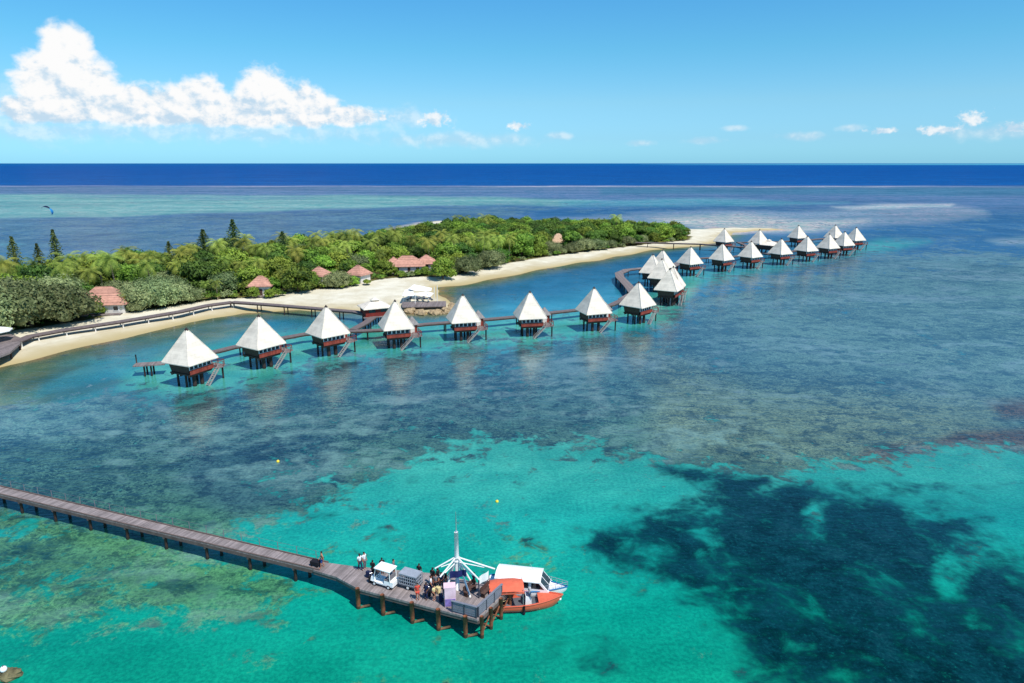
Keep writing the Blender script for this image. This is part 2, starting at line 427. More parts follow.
    paint(rc, [(200, 440), (330, 430), (345, 480), (300, 510), (240, 520), (180, 480)], (44, 80, 104), 18, 0.8)
    paint(rc, [(380, 380), (560, 360), (640, 370), (600, 430), (480, 430), (400, 430)], (52, 88, 108), 20, 0.6)
    paint(rc, [(0, 392), (90, 388), (120, 420), (60, 440), (-100, 450)], (84, 128, 146), 14, 0.7)
    paint(rc, [(-200, 505), (100, 535), (240, 580), (150, 625), (-200, 640)], (70, 126, 108), 14, 0.8)
    # seagrass
    grass = [(588, 545), (612, 532), (640, 522), (668, 512), (715, 500), (702, 488), (680, 478), (655, 466), (690, 470), (745, 476), (770, 486), (800, 482), (850, 488), (878, 484), (905, 500), (935, 492), (985, 510), (965, 535), (1010, 548),
             (1200, 590), (1200, 800), (790, 760), (765, 683), (738, 645), (700, 612), (650, 585), (612, 566)]
    mask(1, grass, 44, 0.86)
    mask(1, [(655, 465), (700, 469), (765, 478), (745, 494), (705, 488), (680, 480)], 7, .95)
    mask(1, [(800, 484), (850, 488), (880, 500), (900, 520), (840, 530), (780, 520), (760, 500)], 14, .95)
    mask(1, [(588, 546), (612, 533), (650, 526), (695, 528), (700, 560), (655, 574), (612, 564)], 12, .95)
    for poly in ([(810, 500), (830, 505), (825, 520), (805, 516)], [(700, 534), (730, 538), (720, 546), (698, 542)], [(930, 560), (985, 548), (980, 575), (945, 600), (930, 585)], [(790, 640), (825, 645), (815, 652), (790, 650)]):
        mask(1, poly, 9, 0.40)
    mask(1, [(300, 505), (345, 515), (330, 525), (300, 520)], 6, 0.35)
    mask(1, [(545, 606), (690, 640), (640, 683), (540, 660)], 30, 0.30)
    mask(1, [(880, 482), (912, 484), (915, 492), (884, 494)], 4, 0.8)
    mask(1, [(190, 404), (240, 395), (238, 402), (196, 412)], 3, 0.45)
    mask(1, [(330, 366), (370, 358), (360, 366), (320, 372)], 3, 0.45)
    # pale film and streaks (foam, scattered light patches)
    mk[..., 2] = np.interp(py, [163, 185.6, 186.2, 187.2, 188, 215, 255, 330, 420, 520, 683], [0.05, 0.05, 0.5, 0.5, 0.3, 0.35, 0.6, 0.9, 0.95, 0.75, 0.75])
    # shallow edge of the island
    sd = -sdist(X, np.minimum(Y, 3000), SHORE)
    w = sstep(sd, 1.0, 15)[..., None] * 1.0
    sh = np.array(lin(140, 136, 96)) * (1 - sstep(sd, 0.0, 4)[..., None]) + np.array(lin(92, 118, 92)) * sstep(sd, 0.0, 4)[..., None]
    near = (py > 235)[..., None]
    col[:] = np.where(near, sh * (1 - w) + col * w, col)
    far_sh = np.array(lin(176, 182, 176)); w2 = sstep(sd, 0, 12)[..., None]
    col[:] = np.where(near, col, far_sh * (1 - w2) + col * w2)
    mk[..., 0] *= sstep(sd, 3, 25)
    calm = np.interp(py, [163, 186, 215, 260, 300, 683], [0, .1, .35, .7, 1, 1])
    mk4 = np.concatenate([mk, calm[..., None]], -1)
    o = structure(grid_mesh('sea_water', X, Y, Z, None, {'wcol': col, 'rcol': rc, 'wmask': mk4}))
    m, t, b = base_mat('lagoon_water')
    t.n.remove(b)
    pos = t.new('ShaderNodeNewGeometry').outputs['Position']
    A = lambda n: t.new('ShaderNodeAttribute', attribute_name=n)
    wc, rcn, mka = A('wcol').outputs['Color'], A('rcol').outputs['Color'], A('wmask'); mkn = mka.outputs['Vector']; calm = mka.outputs['Alpha']
    sep = t.new('ShaderNodeSeparateXYZ'); t.put(sep.inputs[0], mkn)
    mC, mD, mS = sep.outputs
    flat = t.mapv(pos, (1, 1, 0))
    n_b = t.noise(flat, 0.045, 7, 0.62, 0.6); n_m = t.noise(flat, 0.30, 6, 0.68, 0.4); n_h = t.noise(flat, 1.3, 5, 0.8)
    n_g = t.noise(flat, 0.12, 5, 0.62, 0.5)
    rg = lambda n, w_: t.step(t.math('ABSOLUTE', t.math('SUBTRACT', n, 0.5)), 0.0, w_, 1, 0)
    n_x = t.noise(t.mapv(pos, (0.5, 1.1, 0)), 0.055, 6, 0.65, 0.8)
    c2 = lambda n, k: t.math('MULTIPLY', t.math('SUBTRACT', n, 0.5), k)
    # sand floor with soft tonal drift and little dark heads
    floor = t.mix(1.0, wc, t.mix(t.step(n_b, 0.36, 0.64), (0.70, 0.90, 0.88), (1.25, 1.12, 1.08)), 'MULTIPLY')
    floor = t.mix(1.0, floor, t.mix(t.step(n_g, 0.36, 0.64), (0.66, 0.86, 0.88), (1.28, 1.08, 1.06)), 'MULTIPLY')
    n_f = t.noise(t.mapv(pos, (0.22, 1.0, 0)), 0.02, 6, 0.65, 0.6)
    floor = t.mix(1.0, floor, t.mix(t.step(n_f, 0.36, 0.64), (0.78, 0.84, 0.88), (1.22, 1.16, 1.12)), 'MULTIPLY')
    floor = t.mix(1.0, floor, t.mix(t.step(n_h, 0.3, 0.7), (0.90, 0.93, 0.94), (1.10, 1.07, 1.06)), 'MULTIPLY')
    heads = t.step(t.math('ADD', n_m, t.math('ADD', t.math('MULTIPLY', mC, 0.24), c2(n_b, 0.5))), 0.60, 0.70)
    floor = t.mix(t.math('MULTIPLY', heads, t.math('MULTIPLY', mS, 0.75)), floor, t.mix(0.55, rcn, lin(30, 80, 90)))
    rcn = t.mix(1.0, rcn, (.84, 1.04, .86), 'MULTIPLY')
    # coral
    eC = t.step(t.math('ADD', t.math('ADD', t.math('ADD', mC, c2(n_b, 2.0)), c2(n_m, 2.4)), c2(n_h, 1.1)), 0.26, 0.66)
    mot = t.math('ADD', t.math('ADD', t.math('MULTIPLY', n_m, 0.50), t.math('MULTIPLY', n_h, 0.75)), t.math('MULTIPLY', n_x, 0.25))
    mot = t.math('ADD', mot, t.math('ADD', c2(n_b, 0.55), c2(t.noise(t.mapv(pos, (0.7, 1.0, 0), (0, 0, 0.3)), 0.018, 4, 0.6, 0.5), 0.5)))
    tone = t.step(mot, 0.56, 0.94)
    coral = t.mix(tone, t.mix(1.0, rcn, (0.26, 0.38, 0.52), 'MULTIPLY'), t.mix(1.0, rcn, (2.0, 1.75, 1.4), 'MULTIPLY'))
    strands = t.math('MULTIPLY', t.math('MAXIMUM', rg(t.noise(t.mapv(pos, (.75, 1, 0)), 0.42, 4, 0.6, 0.8), 0.035), rg(t.noise(t.mapv(pos, (.8, 1, 0), (0, 0, .4)), 0.95, 3, 0.6, 0.8), 0.045)), t.math('MULTIPLY', mS, t.step(n_g, 0.38, 0.62, 0.1, 0.8)))
    coral = t.mix(strands, coral, t.mix(1.0, rcn, (3.4, 2.7, 2.0), 'MULTIPLY'))
    darks = t.math('MULTIPLY', t.step(t.noise(t.mapv(pos, (.7, 1, 0)), 0.30, 6, 0.75, 0.6), 0.52, 0.60), 0.75)
    coral = t.mix(darks, coral, t.mix(1.0, rcn, (0.30, 0.42, 0.58), 'MULTIPLY'))
    pale = t.math('MULTIPLY', t.step(t.math('ADD', t.math('MULTIPLY', n_x, 0.7), t.math('MULTIPLY', n_m, 0.4)), 0.54, 0.70), t.math('MULTIPLY', mS, 0.75))
    coral = t.mix(pale, coral, t.mix(0.45, lin(150, 176, 172), wc))
    c = t.mix(eC, floor, coral)
    # seagrass
    eD = t.step(t.math('ADD', t.math('ADD', mD, t.math('ADD', c2(n_b, 1.2), c2(n_g, 2.0))), t.math('ADD', c2(n_m, 1.5), c2(n_h, .9))), 0.10, 0.92)
    sg = t.mix(t.step(t.math('ADD', n_m, c2(n_h, 0.5)), 0.35, 0.70), lin(0, 24, 38), lin(6, 64, 76))
    c = t.mix(t.math('MULTIPLY', eD, 0.97), c, sg)
    n_s = t.noise(flat, 2.6, 3, 0.7)
    c = t.mix(t.math('MULTIPLY', t.step(n_s, 0.60, 0.72), t.math('MULTIPLY', eD, 0.18)), c, floor)
    c = t.mix(1.0, c, t.mix(t.step(n_s, 0.34, 0.66), (.80, .84, .88), (1.20, 1.15, 1.10)), 'MULTIPLY')
    c = t.mix(1.0, c, (.94, .755, .735), 'MULTIPLY')
        # ripples
    w1 = t.noise(t.mapv(pos, (0.8, 2.0, 1), (0, 0, 0.2)), 1.1, 5, 0.6, 0.3)
    w2 = t.noise(t.mapv(pos, (0.5, 1.4, 1), (0, 0, 0.2)), 0.16, 4, 0.6, 0.3)
    hgt = t.math('ADD', t.math('MULTIPLY', w1, 0.22), t.math('MULTIPLY', w2, 0.55))
    bp = t.new('ShaderNodeBump'); bp.inputs['Strength'].default_value = 0.6; bp.inputs['Distance'].default_value = 0.34; w1b = t.noise(t.mapv(pos, (0.8, 2.0, 1), (0, 0, 0.2)), 0.9, 1.5, 0.5, 0.3)
    t.put(bp.inputs['Height'], t.math('ADD', t.math('MULTIPLY', w1b, 0.22), t.math('MULTIPLY', w2, 0.45)))
    dif = t.new('ShaderNodeBsdfDiffuse'); t.put(dif.inputs[0], c)
    bd = t.new('ShaderNodeBump'); bd.inputs['Strength'].default_value = 0.8; bd.inputs['Distance'].default_value = 0.38; t.put(bd.inputs['Height'], hgt); t.put(dif.inputs['Normal'], bd.outputs[0])
    gl = t.new('ShaderNodeBsdfGlossy'); gl.inputs['Roughness'].default_value = 0.17; t.put(gl.inputs['Normal'], bp.outputs[0])
    gl.inputs['Color'].default_value = (0.66, 0.72, 0.74, 1)
    fr = t.new('ShaderNodeFresnel'); fr.inputs[0].default_value = 1.33; t.put(fr.inputs['Normal'], bp.outputs[0])
    fac = t.math('MINIMUM', t.math('MAXIMUM', t.math('MULTIPLY_ADD', fr.outputs[0], 2.1, -0.065), 0.004), t.math('MULTIPLY_ADD', calm, 0.29, 0.05))
    mx = t.new('ShaderNodeMixShader'); t.put(mx.inputs[0], fac); t.l.new(dif.outputs[0], mx.inputs[1]); t.l.new(gl.outputs[0], mx.inputs[2])
    t.l.new(mx.outputs[0], t.n['Material Output'].inputs[0])
    o.data.materials.append(m)
build_water()

# ------------------------------------------------------------------ island ground
def build_island():
    xs = np.arange(-330, 190, 1.6); ysn = np.arange(110, 560, 1.6)
    X, Y = np.meshgrid(xs, ysn)
    wob = 0.8 * np.sin(X * 0.21 + Y * 0.13) + 0.5 * np.sin(X * 0.53 - Y * 0.37)
    sd = sdist(X, Y, SHORE) + wob
    Z = land_z(sd) + 0.10 * np.sin(X * 0.35) * np.sin(Y * 0.29) * sstep(sd, 2, 8)
    wd = sdist(X, Y, WOOD)
    a = np.stack([sstep(wd, -4, 3), np.clip(sd / 30, 0, 1), np.zeros_like(sd)], -1)
    o = structure(grid_mesh('island_ground', X, Y, Z, sd > -7, {'gmask': a}))
    m, t, b = base_mat('sand_and_soil')
    pos = t.new('ShaderNodeNewGeometry').outputs['Position']
    at_ = t.new('ShaderNodeAttribute', attribute_name='gmask'); sp = t.new('ShaderNodeSeparateXYZ'); t.put(sp.inputs[0], at_.outputs['Vector'])
    n1 = t.noise(pos, 0.18, 6, 0.65); n2 = t.noise(pos, 1.2, 5, 0.7)
    sand = t.mix(t.step(n1, 0.3, 0.7), lin(200, 190, 164), lin(220, 213, 192))
    sand = t.mix(t.step(n2, 0.55, 0.8, 0, 0.22), sand, lin(150, 128, 92))
    z = t.new('ShaderNodeSeparateXYZ'); t.put(z.inputs[0], pos)
    tide = t.step(t.math('ADD', z.outputs[2], t.math('MULTIPLY', n1, 0.3)), 0.15, 1.45)
    sand = t.mix(tide, lin(176, 158, 114), sand)
    sand = t.mix(t.math('MULTIPLY', t.step(t.noise(t.mapv(pos, (1, 1, 0)), 0.9, 5, 0.75), 0.6, 0.7), t.step(t.math('ABSOLUTE', t.math('SUBTRACT', z.outputs[2], t.math('MULTIPLY_ADD', n1, 0.5, 0.35))), 0.0, 0.22, 0.55, 0)), sand, lin(104, 88, 60))
    wr = t.math('MULTIPLY', t.step(t.math('ABSOLUTE', t.math('SUBTRACT', t.math('ADD', z.outputs[2], t.math('MULTIPLY', n1, 0.5)), 1.02)), 0.0, 0.10, 1, 0), 0.15)
    sand = t.mix(wr, sand, lin(140, 122, 92))
    soil = t.mix(t.step(n1, 0.35, 0.65), lin(70, 64, 40), lin(104, 100, 52))
    c = t.mix(t.step(t.math('ADD', sp.outputs[0], t.math('MULTIPLY', t.math('SUBTRACT', n2, 0.5), 1.0)), 0.35, 0.7), sand, soil)
    t.put(b.inputs['Base Color'], c); b.inputs['Roughness'].default_value = 0.95; b.inputs['Specular IOR Level'].default_value = 0.1
    bp = t.new('ShaderNodeBump'); bp.inputs['Strength'].default_value = 0.4; bp.inputs['Distance'].default_value = 0.25; t.put(bp.inputs['Height'], n2); t.put(b.inputs['Normal'], bp.outputs[0])
    o.data.materials.append(m)
build_island()

# ------------------------------------------------------------------ stilt bungalows
def make_bungalow(loc, rz, label):
    t = empty('stilt_bungalow', loc, rz, label, 'bungalow', 'white roofed bungalows on stilts')
    FZ = 2.75
    mb = MB().pyramid((0, 0), 3.42, 3.42, 4.7, 10.6, 0.16)
    for sx, sy in ((-1, -1), (1, -1), (1, 1), (-1, 1)): mb.beam((sx * 3.4, sy * 3.4, 4.75), (0, 0, 10.66), 0.16, 0.10)
    rf = mb.build('roof', M['roof'], t)
    MB().pyramid((0, 0), 0.26, 0.26, 10.42, 10.85, 0.15).build('finial', M['finial'], rf)
    mb = MB().box((0, 0, FZ - 0.14), (5.2, 5.0, 0.28))
    for y in (-2.2, 0, 2.2): mb.beam((-2.6, y, FZ - 0.42), (2.6, y, FZ - 0.42), 0.2, 0.28)
    mb.build('floor', M['darkwood'], t)
    MB().box((0, 0.15, (FZ + 4.65) / 2 + 0.01), (4.7, 4.4, 4.65 - FZ), 0, 1.13).build('wall', M['darkwood'], t)
    MB().box((0, -2.72, FZ + 0.36), (5.3, 0.14, 0.76)).box((0, -2.72, FZ + 0.77), (5.4, 0.22, 0.08)).build('balcony_parapet', M['redwood'], t)
    for k in range(5):
        x = -1.96 + k * 0.98
        w = MB()
        for dx in (-0.44, 0.44): w.box((x + dx, -2.37, FZ + 1.30), (0.12, 0.10, 0.98))
        for dz in (0.78, 1.82): w.box((x, -2.37, FZ + dz), (0.99, 0.12, 0.08))
        wo = w.build('window', M['white'], t)
        MB().box((x, -2.33, FZ + 1.30), (0.77, 0.05, 0.96)).build('pane', M['glass'], wo)
    for x, y in ((-0.9, -1.5), (0.7, -1.6), (-1.9, -0.6), (1.9, 1.0), (-1.7, 1.7), (0.6, 1.6)):
        r = 0.34 if y < -1.4 else 0.2
        MB().tube([(x, y, -1.2), (x, y, FZ - 0.3)], [r * 1.1, r], 10).build('pile', M['bpile'], t, True)
    # entrance porch on the back right, with a small grey roof
    MB().box((3.95, 1.4, FZ + 0.95), (1.9, 2.2, 1.9)).build('porch_wall', M['redwood'], t)
    MB().pyramid((3.95, 1.4), 1.35, 1.5, FZ + 1.95, FZ + 3.7, 0.12).build('porch_roof', M['roofgrey'], t)
    d = MB().box((3.75, 0.27, FZ + 0.9), (1.0, 0.06, 1.75)).build('door', M['whitewall'], t)
    MB().box((4.11, 0.22, FZ + 0.9), (0.06, 0.05, 0.16)).build('handle', M['steel'], d)
    MB().box((4.1, -1.4, FZ - 0.1), (2.2, 3.5, 0.16)).box((3.4, -3.3, FZ - 0.1), (1.5, 0.9, 0.14)).build('side_deck', M['greydeck'], t)
    mb = MB()
    for x, y in ((5.1, -2.9), (5.1, -1.3), (5.1, 0.3), (4.1, -3.7), (3.1, -2.95)): mb.tube([(x, y, FZ - 0.2), (x, y, FZ + 0.95)], 0.07, 6)
    mb.beam((5.1, -2.9, FZ + 0.95), (5.1, 0.3, FZ + 0.95), 0.10, 0.08).beam((5.1, -2.9, FZ + 0.5), (5.1, 0.3, FZ + 0.5), 0.06, 0.06).beam((3.1, -2.95, FZ + 0.95), (5.1, -2.9, FZ + 0.95), 0.1, 0.08)
    mb.build('deck_rail', M['redwood'], t)
    MB().tube([(4.8, -2.6, -1.2), (4.8, -2.6, FZ - 0.18)], 0.17, 8).build('pile', M['bpile'], t, True)
    mb = MB()
    a, b = Vector((3.0, -3.35, FZ - 0.1)), Vector((-0.1, -3.45, -0.35))
    for dy in (-0.4, 0.4): mb.beam(a + Vector((0, dy, 0)), b + Vector((0, dy, 0)), 0.09, 0.24)
    for i in range(11):
        p = a.lerp(b, (i + 0.5) / 11); mb.box(p + Vector((0, 0, 0.06)), (0.28, 0.8, 0.05))
    mb.build('stair', M['stair'], t)
    mb = MB()
    for i in (0, 0.5, 0.95):
        p = a.lerp(b, i) + Vector((0, -0.42, 0)); mb.tube([p, p + Vector((0, 0, 0.9))], 0.04, 6)
    mb.tube([a + Vector((0, -0.42, 0.9)), b + Vector((0, -0.42, 0.9))], 0.045, 6)
    mb.build('stair_rail', M['stair'], t)
    return t

# roof apex in the photo (px, py), rotation of the front, label
BUNG = [
    (186.3, 328.1, 40, 'stilt bungalow at the beach end of the near row, side terrace on its left'),
    (258.4, 314.8, 36, 'second stilt bungalow of the near row counting from the beach'),
    (325.9, 305.4, 29, 'third stilt bungalow of the near row, left of the low-roofed red hut'),
    (394.9, 299.8, 11, 'stilt bungalow standing directly beside the low-roofed red hut'),
    (462.7, 294.0, 12, 'stilt bungalow just right of the rocky spit, grey porch roof showing'),
    (530.0, 291.0, 13, 'middle stilt bungalow of the near row, two places right of the rocky spit'),
    (594.2, 287.0, 26, 'stilt bungalow in open water left of the curved walkway'),
    (638.8, 281.5, 57, 'last stilt bungalow of the near row, in front of the curved walkway'),
    (670.0, 268.2, 74, 'largest looking roof at the front of the tight cluster at the bend'),
    (673.5, 266.0, 80, 'stilt bungalow half hidden behind the front roof of the tight cluster'),
    (662.0, 258.4, 74, 'middle bungalow of the tight cluster, its narrow roof face towards us'),
    (653.0, 254.0, 72, 'leftmost narrow white roof of the tight cluster by the curved walkway'),
    (663.0, 249.5, 60, 'rearmost white roof of the tight cluster at the bend'),
    (690.9, 246.3, 47, 'first stilt bungalow right of the tight cluster, start of the far row'),
    (722.8, 243.1, 56, 'second bungalow of the far front row, in front of the red-walled one'),
    (751.5, 240.8, 54, 'third bungalow of the far front row, left of the far low hut'),
    (781.7, 238.2, 50, 'fourth bungalow of the far front row, right of the far low hut'),
    (807.7, 235.7, 50, 'fifth bungalow of the far front row, before a rear bungalow on its left'),
    (829.7, 233.5, 52, 'sixth bungalow of the far front row, third from its seaward end'),
    (845.0, 231.2, 48, 'next to last bungalow at the seaward end of the far front row'),
    (856.5, 227.0, 46, 'outermost bungalow at the seaward tip of the far row'),
    (835.7, 224.7, 50, 'rear roof peeping between the seaward bungalows of the far row'),
    (798.8, 225.0, 46, 'rear row bungalow standing alone with open water on both sides'),
    (759.8, 229.4, 50, 'rear row bungalow behind the far low hut'),
    (724.6, 228.2, 56, 'rear row bungalow nearest the sand bank, with red walls'),
]
bpos = []
proto = None
for px, py, th, lab in BUNG:
    p = at(px, py, 10.7); p.z = 0
    th -= math.degrees(math.atan2(p.x, p.y)); rz = R(th)
    bpos.append((p, R(th)))
    if proto is None: proto = make_bungalow(p, R(th), lab)
    else:
        o = copy_tree(proto); o.location = p; o.rotation_euler.z = R(th); o['label'] = lab
# terrace of the first bungalow
t1 = MB()
c0, r0 = bpos[0]
e = empty('side_terrace', at(150, 363.5, 2.3) - Vector((0, 0, 2.3)), R(14), 'grey timber terrace on stilts left of the beach end bungalow', 'terrace')
MB().box((0, 0, 2.2), (5.6, 2.4, 0.2)).build('deck', M['greydeck'], e)
for x in (-0.9, 0.3):
    for y in (-.9, .9): MB().tube([(x, y, -1), (x, y, 2.1)], 0.17, 8).build('pile', M['bpile'], e, True)
MB().tube([(-2.6, 1.0, 2.3), (-2.6, 1.0, 4.0)], 0.12, 8).build('lamp_post', M['finial'], e, True)

# low red hut near the beach and a second low hut in the far row
def make_hut(name, loc, rz, w, label, red=True):
    t = empty(name, loc, rz, label, 'hut')
    h = w / 2
    rf = MB().pyramid((0, 0), h, h * 0.9, 4.3, 5.9, 0.15, 0.7).build('roof', M['roof'], t)
    MB().box((0, 0, 5.85), (1.6, 1.2, 0.3)).pyramid((0, 0), 1.1, 0.9, 6.0, 6.6, 0.05).build('cupola', M['roof'], rf)
    mb = MB().box((0, 0, 3.3), (w * 0.84, w * 0.74, 1.9)).box((0, 0, 2.3), (w * 0.9, w * 0.8, 0.2)); mb.build('wall', M['hutred'] if red else M['darkwood'], t)
    for k in (-1, 1):
        MB().box((k * w * 0.2, -w * 0.37 - 0.02, 3.6), (w * 0.22, 0.06, 0.8)).build('window', M['glass'], t)
    MB().box((0, -w * 0.44, 2.15), (w * 1.05, 1.2, 0.14)).build('deck', M['greydeck'], t)
    for x in (-0.36, 0.0, 0.36):
        for y in (-0.36, 0.32): MB().tube([(x * w, y * w, -1.2), (x * w, y * w, 2.2)], 0.16, 8).build('pile', M['bpile'], t, True)
    return t
p = at(375, 306, 4.3); p.z = 0
make_hut('arrival_hut', p, R(26), 7.6, 'low hut with dark red walls and shallow white roof at the beach footbridge end')
p = at(768.6, 244.2, 4.3); p.z = 0
make_hut('low_hut', p, R(40), 9.5, 'low shallow-roofed dark hut among the bungalows of the far row', False)

# ------------------------------------------------------------------ timber walkways on piles
def walkway(name, pts, w, label, cat='footbridge', z=None, spacing=6.0, rail=False, pilemat='bpile', deckm='walk', pile_on_land=True):
    t = empty(name, pts[0], 0, label, cat)
    o = Vector(pts[0]); pts = [Vector(q) - o for q in pts]
    mb = MB()
    # continuous ribbon deck with thickness
    L, Rr = [], []
    for i, q in enumerate(pts):
        d = pts[min(i + 1, len(pts) - 1)] - pts[max(i - 1, 0)]; d.z = 0; d.normalize(); n = Vector((-d.y, d.x, 0))
        L.append(q + n * w / 2); Rr.append(q - n * w / 2)
    vs = []; fs = []
    for i in range(len(pts)):
        vs += [L[i], Rr[i], Rr[i] - Vector((0, 0, .22)), L[i] - Vector((0, 0, .22))]
    for i in range(len(pts) - 1):
        a = i * 4; b = a + 4
        for k in range(4): fs.append((a + k, a + (k + 1) % 4, b + (k + 1) % 4, b + k))
    fs += [(3, 2, 1, 0), tuple(range(len(vs) - 4, len(vs)))]
    mb.add(vs, fs).build('deck', M[deckm], t)
    bm = MB()
    for i in range(len(pts) - 1):
        for side in (L, Rr):
            a = side[i].lerp(pts[i], 0.15) - Vector((0, 0, .36)); b = side[i + 1].lerp(pts[i + 1], 0.15) - Vector((0, 0, .36))
            bm.beam(a, b, 0.16, 0.26)
    bm.build('beam', M['darkwood'], t)
    tot = sum((pts[i + 1] - pts[i]).length for i in range(len(pts) - 1)); n = max(1, int(tot / spacing))
    rb = MB()
    for k in range(n + 1):
        s = tot * k / n; i = 0
        while i < len(pts) - 2 and s > (pts[i + 1] - pts[i]).length: s -= (pts[i + 1] - pts[i]).length; i += 1
        f = min(1, s / max(1e-6, (pts[i + 1] - pts[i]).length))
        a = L[i].lerp(L[i + 1], f); b = Rr[i].lerp(Rr[i + 1], f)
        for q in (a.lerp(b, 0.12), b.lerp(a, 0.12)):
            g = max(-1.0, zl(q.x + o.x, q.y + o.y) - 0.3) - o.z
            if q.z - 0.4 - g > 0.2: MB().tube([(q.x, q.y, g), (q.x, q.y, q.z - 0.23)], 0.15, 8).build('pile', M[pilemat], t, True)
        if rail:
            for q in (a, b): rb.box((q.x, q.y, q.z + 0.5), (0.1, 0.1, 1.0))
    if rail:
        for side in (L, Rr):
            for i in range(len(pts) - 1): rb.beam(side[i] + Vector((0, 0, 1.0)), side[i + 1] + Vector((0, 0, 1.0)), 0.08, 0.08)
        rb.build('railing', M['bpile'], t)
    return t
def line(pxs, z): return [at(x, y, z) for x, y in pxs]
walkway('bungalow_walkway', line([(196, 354), (217, 350.5), (233, 346.5), (262, 341), (290, 336), (304, 333.5), (330, 331), (353, 330.5), (379, 329.5), (400, 326.5), (426, 323.5), (447, 322), (468, 320), (490, 318.5), (512, 316.5), (532, 314), (552, 312), (575, 309.5), (595, 307), (611, 304.5), (623, 299)], 2.3), 1.8,
        'long grey walkway on stilts running behind the near row of bungalows', spacing=9)
walkway('curved_walkway', line([(623, 299), (634, 293), (628, 285), (620, 277), (619, 273), (627, 269.5), (641, 268), (655, 270), (672, 266), (680, 262)], 2.3), 3.0,
        'curved pale deck walkway looping behind the tight cluster of bungalows', spacing=8, deckm='greydeck')
walkway('bungalow_walkway', line([(680, 262), (692, 258.5), (707, 257.5), (736, 256), (752, 252), (766, 253.5), (796, 250.5), (820, 247.5), (838, 243), (850, 239.5)], 2.3), 2.0,
        'walkway on stilts linking the bungalows of the far front row', spacing=10)
walkway('bungalow_walkway', line([(752, 252), (746, 245), (738, 242), (762, 242), (800, 240.5), (836, 237)], 2.3), 2.0,
        'rear walkway on stilts linking the back bungalows of the far row', spacing=10)
walkway('long_footbridge', line([(622, 242), (650, 242.4), (700, 243.7), (752, 247.5)], 3.0), 2.0,
        'straight dark footbridge on thin posts from the far beach to the far bungalows', spacing=12)
walkway('beach_footbridge', line([(232, 301.5), (262, 303.5), (306, 307), (354, 311), (366, 313.5)], 2.5), 2.0,
        'dark footbridge from the beach across the shallows to the low red hut', spacing=8)
walkway('shore_walkway', [at(378, 313, 2.3), at(366, 322, 2.3), at(353, 329, 2.3)], 1.8, 'short walkway on stilts from the low red hut to the bungalow row', spacing=6)
walkway('beach_boardwalk', line([(17, 341), (30, 335.5), (60, 330), (90, 325.5), (120, 321), (150, 316), (180, 311), (207, 304.8), (232, 301.5)], 2.5), 2.2,
        'raised dark boardwalk following the top of the left beach below the trees', 'boardwalk', spacing=6, rail=False, pilemat='whitewall')

# left terrace with white umbrella
tr = empty('beach_terrace', at(0, 350, 2.4), 0, 'big grey timber terrace cut by the left edge above the beach', 'terrace')
poly = [at(x, y, 2.4) - tr.location for x, y in [(-60, 370), (-10, 359.5), (10, 352), (20, 343.5), (22, 338), (10, 334), (-60, 345)]]
mb = MB(); n = len(poly)
mb.add(poly + [q - Vector((0, 0, .4)) for q in poly], [tuple(range(n)), tuple(reversed(range(n, 2 * n)))] + [(i, n + i, n + (i + 1) % n, (i + 1) % n) for i in range(n)])
mb.build('deck', M['greydeck'], tr)
for x, y in ((-8, 356), (10, 350), (19, 343)):
    q = at(x, y, 2.4) - tr.location; MB().tube([(q.x, q.y, -2.6), (q.x, q.y, -.38)], 0.2, 8).build('pile', M['bpile'], tr, True)
def umbrella(name, loc, r, label):
    t = empty(name, loc, 0, label, 'umbrella')
    mb = MB(); vs = [(0, 0, 3.3)]; n = 8
    for k in range(n): vs.append((r * math.cos(2 * math.pi * k / n), r * math.sin(2 * math.pi * k / n), 2.4))
    mb.add(vs, [(0, 1 + k, 1 + (k + 1) % n) for k in range(n)])
    for k in range(n):
        a, b = Vector(vs[1 + k]), Vector(vs[1 + (k + 1) % n]); mb.add([a, b, b - Vector((0, 0, .22)), a - Vector((0, 0, .22))], [(0, 3, 2, 1)])
    mb.build('canopy', M['sail'], t)
    MB().tube([(0, 0, 0), (0, 0, 3.4)], 0.06, 8).build('pole', M['finial'], t)
    MB().tube([(0, 0, 0), (0, 0, .12)], 0.45, 12).build('base', M['grey'], t)
umbrella('terrace_umbrella', at(-3, 341, 2.4), 3.2, 'white umbrella on the terrace at the left edge of the beach')

